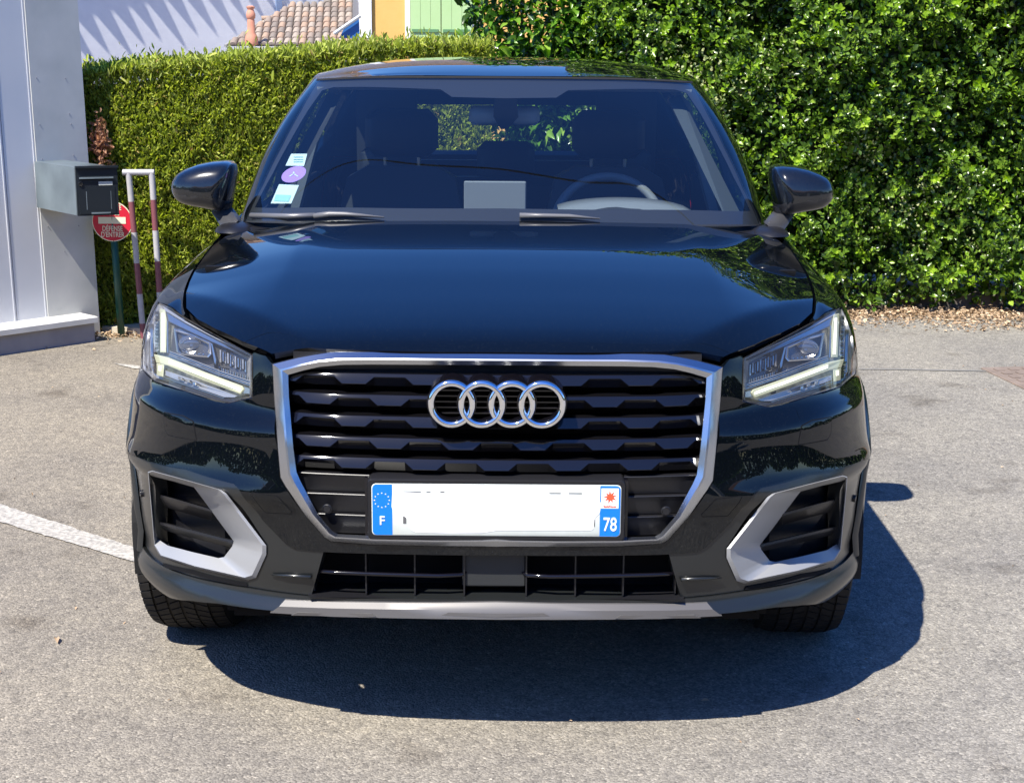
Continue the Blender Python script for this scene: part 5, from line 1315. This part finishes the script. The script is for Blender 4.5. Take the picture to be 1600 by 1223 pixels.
# red and white tubular barrier
RW = bpy.data.materials.new('barrier_paint')
PW_ = mat('barrier_white', (.36, .36, .38), rough=.5, noise=(30, (.46, .45, .45))); PR_ = mat('barrier_red', (.20, .065, .08), rough=.5)
yb = 7.98; ba = empty('barrier_frame', (0, 0, 0)); tag(ba, 'white and faded red tubular barrier frame in front of the conifer hedge', 'barrier')
b0 = gpt(232, 520); ba.location = (b0[0], b0[1], 0); bo = np.array([b0[0], b0[1], 0])
def bp_(u, v): return wpt(u, v, yb)-bo
for (u0, u1, marks) in ((201, 222, (315, 363, 411, 459)), (237, 252, (312, 360, 408, 456))):
    vs = [270]+list(marks)+[505, 560]; f_ = lambda v: u0+(u1-u0)*(v-270)/(500-270)
    for i in range(len(vs)-1):
        a = bp_(f_(vs[i]), vs[i]); b = bp_(f_(vs[i+1]), vs[i+1])
        if b[2] < 0: b = a+(b-a)*(a[2]/(a[2]-b[2]))
        if a[2] <= 0: continue
        MB().tube([tuple(a), tuple(b)], .0155, 12).build('tube_section', PW_ if i % 2 == 0 else PR_, ba, smooth=False, sharp=50)
MB().tube([tuple(bp_(192, 269.5)), tuple(bp_(241, 269.5))], .0155, 12).build('top_tube', PW_, ba, sharp=50)
# low pale kerb at the hedge foot by the post
p0 = gpt(160, 519); p1 = gpt(260, 536); pk = MB(); q0 = gpt(262, 516)
pk.loft([[(p0[0], p0[1], 0), (p1[0], p1[1]+.1, 0), (p1[0], p1[1]+.4, 0), (p0[0], p0[1]+.2, 0)], [(p0[0], p0[1], .03), (p1[0], p1[1]+.1, .05), (p1[0], p1[1]+.4, .05), (p0[0], p0[1]+.2, .03)]], cap1=True)
tag(pk.build('kerb', mat('pale_kerb', (.42, .37, .28), rough=.9, noise=(9, (.50, .45, .36)))), kind='structure')

# ---- houses behind
def wallmat(n, c, c2, sc=6): return mat(n, c, rough=.85, noise=(sc, c2), bump=(40, .3, .004))
WH = wallmat('white_render', (.56, .57, .62), (.62, .63, .67))
YL = wallmat('yellow_render', (.62, .36, .10), (.66, .39, .12)); GRN = mat('green_shutter', (.34, .50, .22), rough=.6, noise=(3, (.38, .53, .26))); TRIM = mat('white_trim', (.68, .67, .64), rough=.7)
# tall white wall whose face is turned nearly along the sunlight
hw = empty('white_house', (0, 0, 0)); ph = R(36); dw = np.array([math.cos(ph), math.sin(ph), 0]); nw = np.array([math.sin(ph), -math.cos(ph), 0])
P0 = wpt(100, 60, 22.0); hw.location = (P0[0], P0[1], 0); hw.rotation_euler = (0, 0, ph); tag(hw, 'big white rendered house wall with pointed eave shadows at the top left', 'house')
def wl(u, v, off=0.0):
    p0 = P0+nw*off; d = ray(u, v); p = CAM+d*(((p0-CAM)@nw)/(d@nw)); r = p-np.array([P0[0], P0[1], 0]); return float(r@dw), float(p[2])
TIL = mat('roof_tiles', (.36, .20, .13), rough=.85, noise=(7, (.44, .33, .26)))
# overhanging verge whose pointed tile ends throw the row of spikes: drop of the shadow = overhang / k
sun_n = float(np.array(SUNV)@nw)/SUNV.z; sun_t = -float(np.array(SUNV)@dw)/SUNV.z      # per metre of drop: outwards, along
ov = .42; drop = ov/sun_n
(xa, za), (xb, zb_) = wl(118, 34), wl(258, 0)
sl = (zb_-za)/(xb-xa)
vz = lambda x: za+drop+sl*(x+sun_t*0-(xa-sun_t*drop))
XW0, XW1 = xa-sun_t*drop-3.2, 9.0
MB().loft([[(XW0, 0, 0), (XW1, 0, 0), (XW1, 8, 0), (XW0, 8, 0)], [(XW0, 0, vz(XW0)-.002), (XW1, 0, vz(XW1)-.002), (XW1, 8, vz(XW1)-.002), (XW0, 8, vz(XW0)-.002)]]).build('wall', WH, hw)
L = [[(x, -ov, vz(x)), (x, .0, vz(x)), (x, 8.0, vz(x)+.0), (x, 8.0, vz(x)+.10), (x, .0, vz(x)+.10), (x, -ov, vz(x)+.10)] for x in (XW0, XW1)]
MB().loft(L, cap0=True, cap1=True).build('roof', TIL, hw)
x = xa-sun_t*drop-3.0; k = 0
rt_ = random.Random(4); nspk = 0
while x < 8.7:
    w_ = .255*rt_.uniform(.85, 1.12); pr = .125*rt_.uniform(.75, 1.15)
    o = MB().loft([[(x+w_*.02, -ov+.02, vz(x)+.002), (x+w_*.98, -ov+.02, vz(x)+.002), (x+w_*.54, -ov-pr, vz(x)+.002)], [(x+w_*.02, -ov+.02, vz(x)+.05), (x+w_*.98, -ov+.02, vz(x)+.05), (x+w_*.54, -ov-pr, vz(x)+.05)]], cap0=True, cap1=True).build('eave_point', TIL, hw)
    x += w_
# narrow upright blue strip on the wall
xp, zp = wl(435, 10); MB().box(xp-.05, xp+.05, -.03, -.002, zp-.22, zp+1.0).build('wall_strip', mat('strip_blue', (.20, .27, .42), rough=.7), hw)
# low tiled roof with its ridge, clay pots
rf = empty('tiled_outbuilding', (0, 0, 0)); YR = 22.0; pr0 = wpt(345, 80, YR); rf.location = (pr0[0], pr0[1], 0); ro_ = np.array([pr0[0], pr0[1], 0])
tag(rf, 'low outbuilding with a faded pink clay tile roof above the conifer hedge', 'outbuilding')
def rp(u, v, Y): return wpt(u, v, Y)-ro_
# roof plane: eave near, ridge far
e0, e1 = rp(352, 72, YR), rp(560, 72, YR); r1 = rp(560, -42, YR+3.6); r0 = rp(405, 27, YR+1.5)
E0, E1, R1 = map(np.array, (e0, e1, r1)); along = (E1-E0)/np.linalg.norm(E1-E0); upv = R1-E1
nrm = np.cross(along, upv); nrm /= np.linalg.norm(nrm); nrm *= np.sign(nrm[2]); upl = np.linalg.norm(upv); upd = upv/upl
TL = [mat('clay_tile', c, rough=.85) for c in ((.25, .20, .17), (.32, .27, .23), (.20, .17, .15), (.34, .24, .18))]
def tilemesh(m_):
    V = []; 
    for t in (0, 1):
        for a in np.linspace(0, math.pi, 6): V.append((-.050*math.cos(a)*(1-.12*t), .30*t, .040*math.sin(a)*(1-.12*t)+.012*(1-t)))
    F_ = [(i, i+1, i+7, i+6) for i in range(5)]+[(5, 4, 3, 2, 1, 0)]
    me = bpy.data.meshes.new('tile'); me.from_pydata(V, [], F_); me.materials.append(m_); me.polygons.foreach_set('use_smooth', [True]*len(me.polygons)); me.set_sharp_from_angle(angle=R(50)); return me
TM = [tilemesh(m_) for m_ in TL]
Mx = np.stack([along, upd, nrm], 1); rr = random.Random(2); cnt = 0
roof_o = MB().loft([[tuple(E0-upd*.1), tuple(E1-upd*.1), tuple(R1), tuple(E0+upd*upl)], [tuple(E0-upd*.1-nrm*.06), tuple(E1-upd*.1-nrm*.06), tuple(R1-nrm*.06), tuple(E0+upd*upl-nrm*.06)]], cap0=True, cap1=True)
# keep only the part right of the sloping verge
ncol = int(np.linalg.norm(E1-E0)/.105); nrow = int(upl/.25)
vg = lambda t: max(0.0, (t-.02)*1.0)
rm = MB(); under = []
for c in range(ncol):
    for q in range(nrow):
        xx = c*.105; yy = q*.25
        xlim = .05+yy*.42
        rl_ = 1.75+max(0, (xx-1.25))*3.5
        if xx < xlim or yy > rl_: continue
        p = E0+along*xx+upd*yy+nrm*.002
        if cnt < 300:
            o = bpy.data.objects.new('tile', TM[rr.choice((0, 1, 1, 2, 3, 0))]); COL.objects.link(o); o.parent = rf
            o.matrix_local = Matrix([[*Mx[i], p[i]] for i in range(3)]+[[0, 0, 0, 1]]); cnt += 1
        under.append((xx, yy))
ux = MB()
for xx, yy in under[::1]:
    p = E0+along*xx+upd*yy; ux.add([tuple(p-along*.06-nrm*.004), tuple(p+along*.06-nrm*.004), tuple(p+along*.06+upd*.27-nrm*.004), tuple(p-along*.06+upd*.27-nrm*.004)], [(0, 1, 2, 3)])
uo = ux.build('tile_bed', TL[2], rf, fix=False); uo['kind'] = 'stuff'
MB().box(.1, 1.3, .3, 2.0, 0, 1.25).build('wall', WH, rf)
CLAY = mat('terracotta', (.50, .20, .13), rough=.8, noise=(9, (.58, .28, .19)))
# terracotta flue pot standing on the roof's near corner
q0 = wpt(393, 66, YR-.1); pot = empty('terracotta_pot', tuple(q0)); tag(pot, 'slim terracotta flue pot on the near corner of the tile roof', 'flue pot')
s_ = YR/F
def lathe(pr_, m_, nm, par): return MB().loft([[(r_*math.cos(a), r_*math.sin(a), z_) for a in np.linspace(0, 2*math.pi, 16, endpoint=False)] for r_, z_ in pr_], cap1=True).build(nm, m_, par, sharp=40)
pot.scale = (1.5, 1.5, 1.5)
lathe([(0, -.05), (.055, -.02), (.062, .02), (.050, .06), (.036, .085), (.034, .19), (.030, .20), (.041, .215), (.043, .245), (.034, .27), (.026, .285), (.037, .30), (.038, .312), (.02, .32)], CLAY, 'flue', pot)
# ridge line of pale mortar and clay
rg = []
for u, v in ((409, 29), (440, 27), (470, 24.5), (502, 21)):
    rg.append(rp(u, v, YR+1.62))
for a, b in zip(rg[:-1], rg[1:]):
    for t in (0, .5):
        p = a+(b-a)*t; q = a+(b-a)*(t+.55); MB().tube([tuple(p), tuple(q)], [.035, .03], 10).build('ridge_tile', TL[3], rf, smooth=True)
MB().tube([tuple(p_-np.array([0, .03, .055])) for p_ in rg], .022, 8).build('ridge_mortar', mat('mortar', (.50, .42, .34), rough=.9), rf)
# verge board along the left slope
MB().tube([tuple(rp(352, 72, YR)), tuple(rp(408, 34, YR+1.55))], .018, 8).build('verge_board', mat('verge_grey', (.30, .30, .29), rough=.8), rf)
# yellow house with a white corner pilaster and green shutters
yh = empty('yellow_house', (0, 0, 0)); YY = 20.5; py0 = wpt(562, 60, YY); yh.location = (py0[0], py0[1], 0); yo = np.array([py0[0], py0[1], 0])
tag(yh, 'yellow rendered house with white corner trim and closed pale green shutters', 'house')
def yx(u): return float((wpt(u, 25, YY)-yo)[0])
def yz(v): return float((wpt(650, v, YY)-yo)[2])
MB().box(yx(563)+.02, 6.5, 0.02, 6, 0, 3.0).build('wall', YL, yh)
MB().box(yx(561), yx(575), -.02, 6.02, 0, 3.0).build('corner_pilaster', TRIM, yh)
MB().box(yx(574.5), yx(581), -.04, 0.0, 0, 3.0).build('downpipe', mat('pipe_white', (.62, .66, .72), rough=.4), yh)
MB().box(yx(633), yx(641), -.03, .02, yz(75), 2.95).build('window_surround', TRIM, yh)
for a, b in ((641.5, 689), (690, 738)):
    sh_ = empty('shutter'); sh_.parent = yh; nb = 3; w0 = yx(a); w1 = yx(b)
    for k in range(nb):
        x0 = w0+(w1-w0)*k/nb; x1 = w0+(w1-w0)*(k+1)/nb; MB().box(x0+.0012, x1-.0012, -.055, -.025, yz(62), 2.9, .0015).build('shutter_board', GRN, sh_)
    MB().box(w0+.02, w1-.03, -.075, -.055, yz(50.5), yz(46)).build('shutter_bar', mat('shutter_bar_green', (.10, .22, .10), rough=.5), sh_)
MB().box(yx(738), yx(746), -.03, .02, yz(75), 2.95).build('window_surround', TRIM, yh)
# small blue van roof seen between the tile roof and the yellow house
bw = empty('blue_gable', (0, 0, 0)); pb = wpt(548, 40, 19.2); bw.location = (pb[0], pb[1], 0); tag(bw, 'small blue pane under a pale sloping board beside the white pilaster', 'window')
bo_ = np.array([pb[0], pb[1], 0]); MB().loft([[tuple(wpt(u, v, 19.2)-bo_) for u, v in ((540, 40), (561, 27), (562, 60), (530, 60))], [tuple(wpt(u, v, 19.25)-bo_) for u, v in ((540, 40), (561, 27), (562, 60), (530, 60))]], cap0=True, cap1=True).build('pane', mat('pane_blue', (.03, .12, .35), rough=.2), bw)
MB().tube([tuple(wpt(522, 53, 19.15)-bo_), tuple(wpt(563, 25, 19.15)-bo_)], .022, 8).build('sloping_board', mat('board_grey', (.45, .48, .50), rough=.6), bw)

# ---- what stands behind the viewer and shows in the paint: a street front in its own shade
bh = empty('street_house', (1.0, -9.0, 0)); tag(bh, 'long low stone-coloured street house behind the viewer', 'house')
SB = wallmat('stone_render', (.17, .14, .11), (.24, .20, .16)); RB = mat('old_tiles', (.22, .11, .07), rough=.9); DB = mat('dark_opening', (.02, .02, .022), rough=.3, spec=.5)
MB().box(-11, 13, -8, 0, 0, 3.1).build('wall', SB, bh)
MB().loft([[(-11.4, .5, 3.05), (13.4, .5, 3.05)], [(-11.4, -4, 4.9), (13.4, -4, 4.9)], [(-11.4, -8.5, 3.05), (13.4, -8.5, 3.05)]], closed=False).build('roof', RB, bh)
for x0, x1, z0, z1 in ((-9.6, -7.2, 0, 2.3), (-5.4, -4.4, .9, 2.2), (-2.6, -.2, 0, 2.3), (1.2, 2.2, 0, 2.2), (3.6, 4.8, .9, 2.2), (6.6, 9.2, 0, 2.4), (10.4, 11.4, .9, 2.2)):
    MB().box(x0, x1, 0.0, .03, z0, z1).build('opening', DB, bh)
    MB().box(x0-.12, x0-.001, 0, .09, z0, z1+.12).build('frame', TRIM, bh); MB().box(x1+.001, x1+.12, 0, .09, z0, z1+.12).build('frame', TRIM, bh)
pl = 0
for x, lab in ((-3.6, 'left'), (3.0, 'middle'), (5.9, 'right')):
    gp_ = empty('gate_pillar', (x, -6.2, 0)); tag(gp_, {'left': 'pale masonry gate pillar left of the viewer, by the hedge end', 'middle': 'pale masonry gate pillar behind the viewer, between the hedges', 'right': 'pale masonry gate pillar farthest right behind the viewer'}[lab], 'pillar', group='gate pillars behind the viewer')
    MB().bevbox(-.2, .2, -.2, .2, 0, 1.55, .02).build('shaft', TRIM, gp_); MB().bevbox(-.26, .26, -.26, .26, 1.552, 1.65, .02).build('cap', WC, gp_)
for x0, x1, lab in ((-9.5, -4.0, 'dark clipped hedge behind the viewer on the left'), (-3.2, 2.6, 'dark clipped hedge behind the viewer between the gate pillars'), (6.4, 12, 'dark clipped hedge behind the viewer on the right')):
    hb = empty('back_hedge', ((x0+x1)/2, -6.4, 0)); tag(hb, lab, 'hedge', group='hedges behind the viewer')
    n = int(1500*(x1-x0)); P = np.stack([rng.uniform(x0, x1, n), rng.uniform(-6.65, -6.15, n), rng.uniform(0, 1.35, n)+.05*rng.normal(size=n)], 1); L_ = rng.uniform(.05, .09, n)
    V, T = leaves(P, unit(rng.normal(size=(n, 3))+np.array([0, .4, .5])), unit(rng.normal(size=(n, 3))+np.array([0, .6, .6])), L_, L_*.6, rng)
    o = fast_mesh('foliage', V-np.array([(x0+x1)/2, -6.4, 0]), T, LAU, hb); o['kind'] = 'stuff'
    MB().box((x0-x1)/2+.1, (x1-x0)/2-.1, -.15, .15, 0, 1.25).build('hedge_core', CORE, hb)

# ring of trees added to hide the bright horizon from the bodywork
LINEM = leaf_mat('far_leaves', [(0, (.02, .035, .012)), (.5, (.04, .075, .02)), (1, (.07, .12, .03))], rough=.7, spec=.2)
n = 26000; a = rng.uniform(0, 2*math.pi, n); a = a[(np.abs(((a+math.pi-math.pi/2) % (2*math.pi))-math.pi) > .33)]; n = len(a)
rad = 42+rng.uniform(-1.5, 1.5, n); hgt = 4.2+1.5*np.sin(a*7)+.9*np.sin(a*17+1)+.5*np.sin(a*41); z = rng.random(n)*hgt
P = np.stack([rad*np.cos(a), rad*np.sin(a)+5, z], 1); L_ = rng.uniform(.5, 1.1, n)
V, T = leaves(P, unit(rng.normal(size=(n, 3))), unit(rng.normal(size=(n, 3))+np.array([0, 0, .5])), L_, L_*.8, rng); o = fast_mesh('sky_screen_trees', V, T, LINEM); tag(o, 'added ring of distant trees screening the low sky from the paint', 'trees', kind='stuff')

# overhead service cables across the street; they show in the windscreen and the bonnet
def reflpt(surf, u, v, z):
    if surf is G:
        if u < 777: o, d = cray(u, v); s_, t_ = surf.px(u, v); P, N = surf.ev([s_], [t_]); P, N = P[0]*np.array([-1, 1, 1]), N[0]*np.array([-1, 1, 1])
        else: o = CAM-CARO; d = ray(u, v); s_, t_ = surf.hit(o, d); P, N = surf.ev([s_], [t_]); P, N = P[0], N[0]
    d = ray(u, v); r = d-2*(d@N)*N; return P+CARO+r*((z-P[2])/r[2])
a, b = reflpt(G, 520, 262, 6.6), reflpt(G, 1050, 318, 6.3); dd = b-a
pts = [tuple(a+dd*t+np.array([0, 0, .25*(t-.5)**2])) for t in np.linspace(-4, 5, 30)]
tag(MB().tube(pts, .016, 6).build('overhead_cable', RUBBER), 'black overhead cable strung across the street above the car', 'cable')
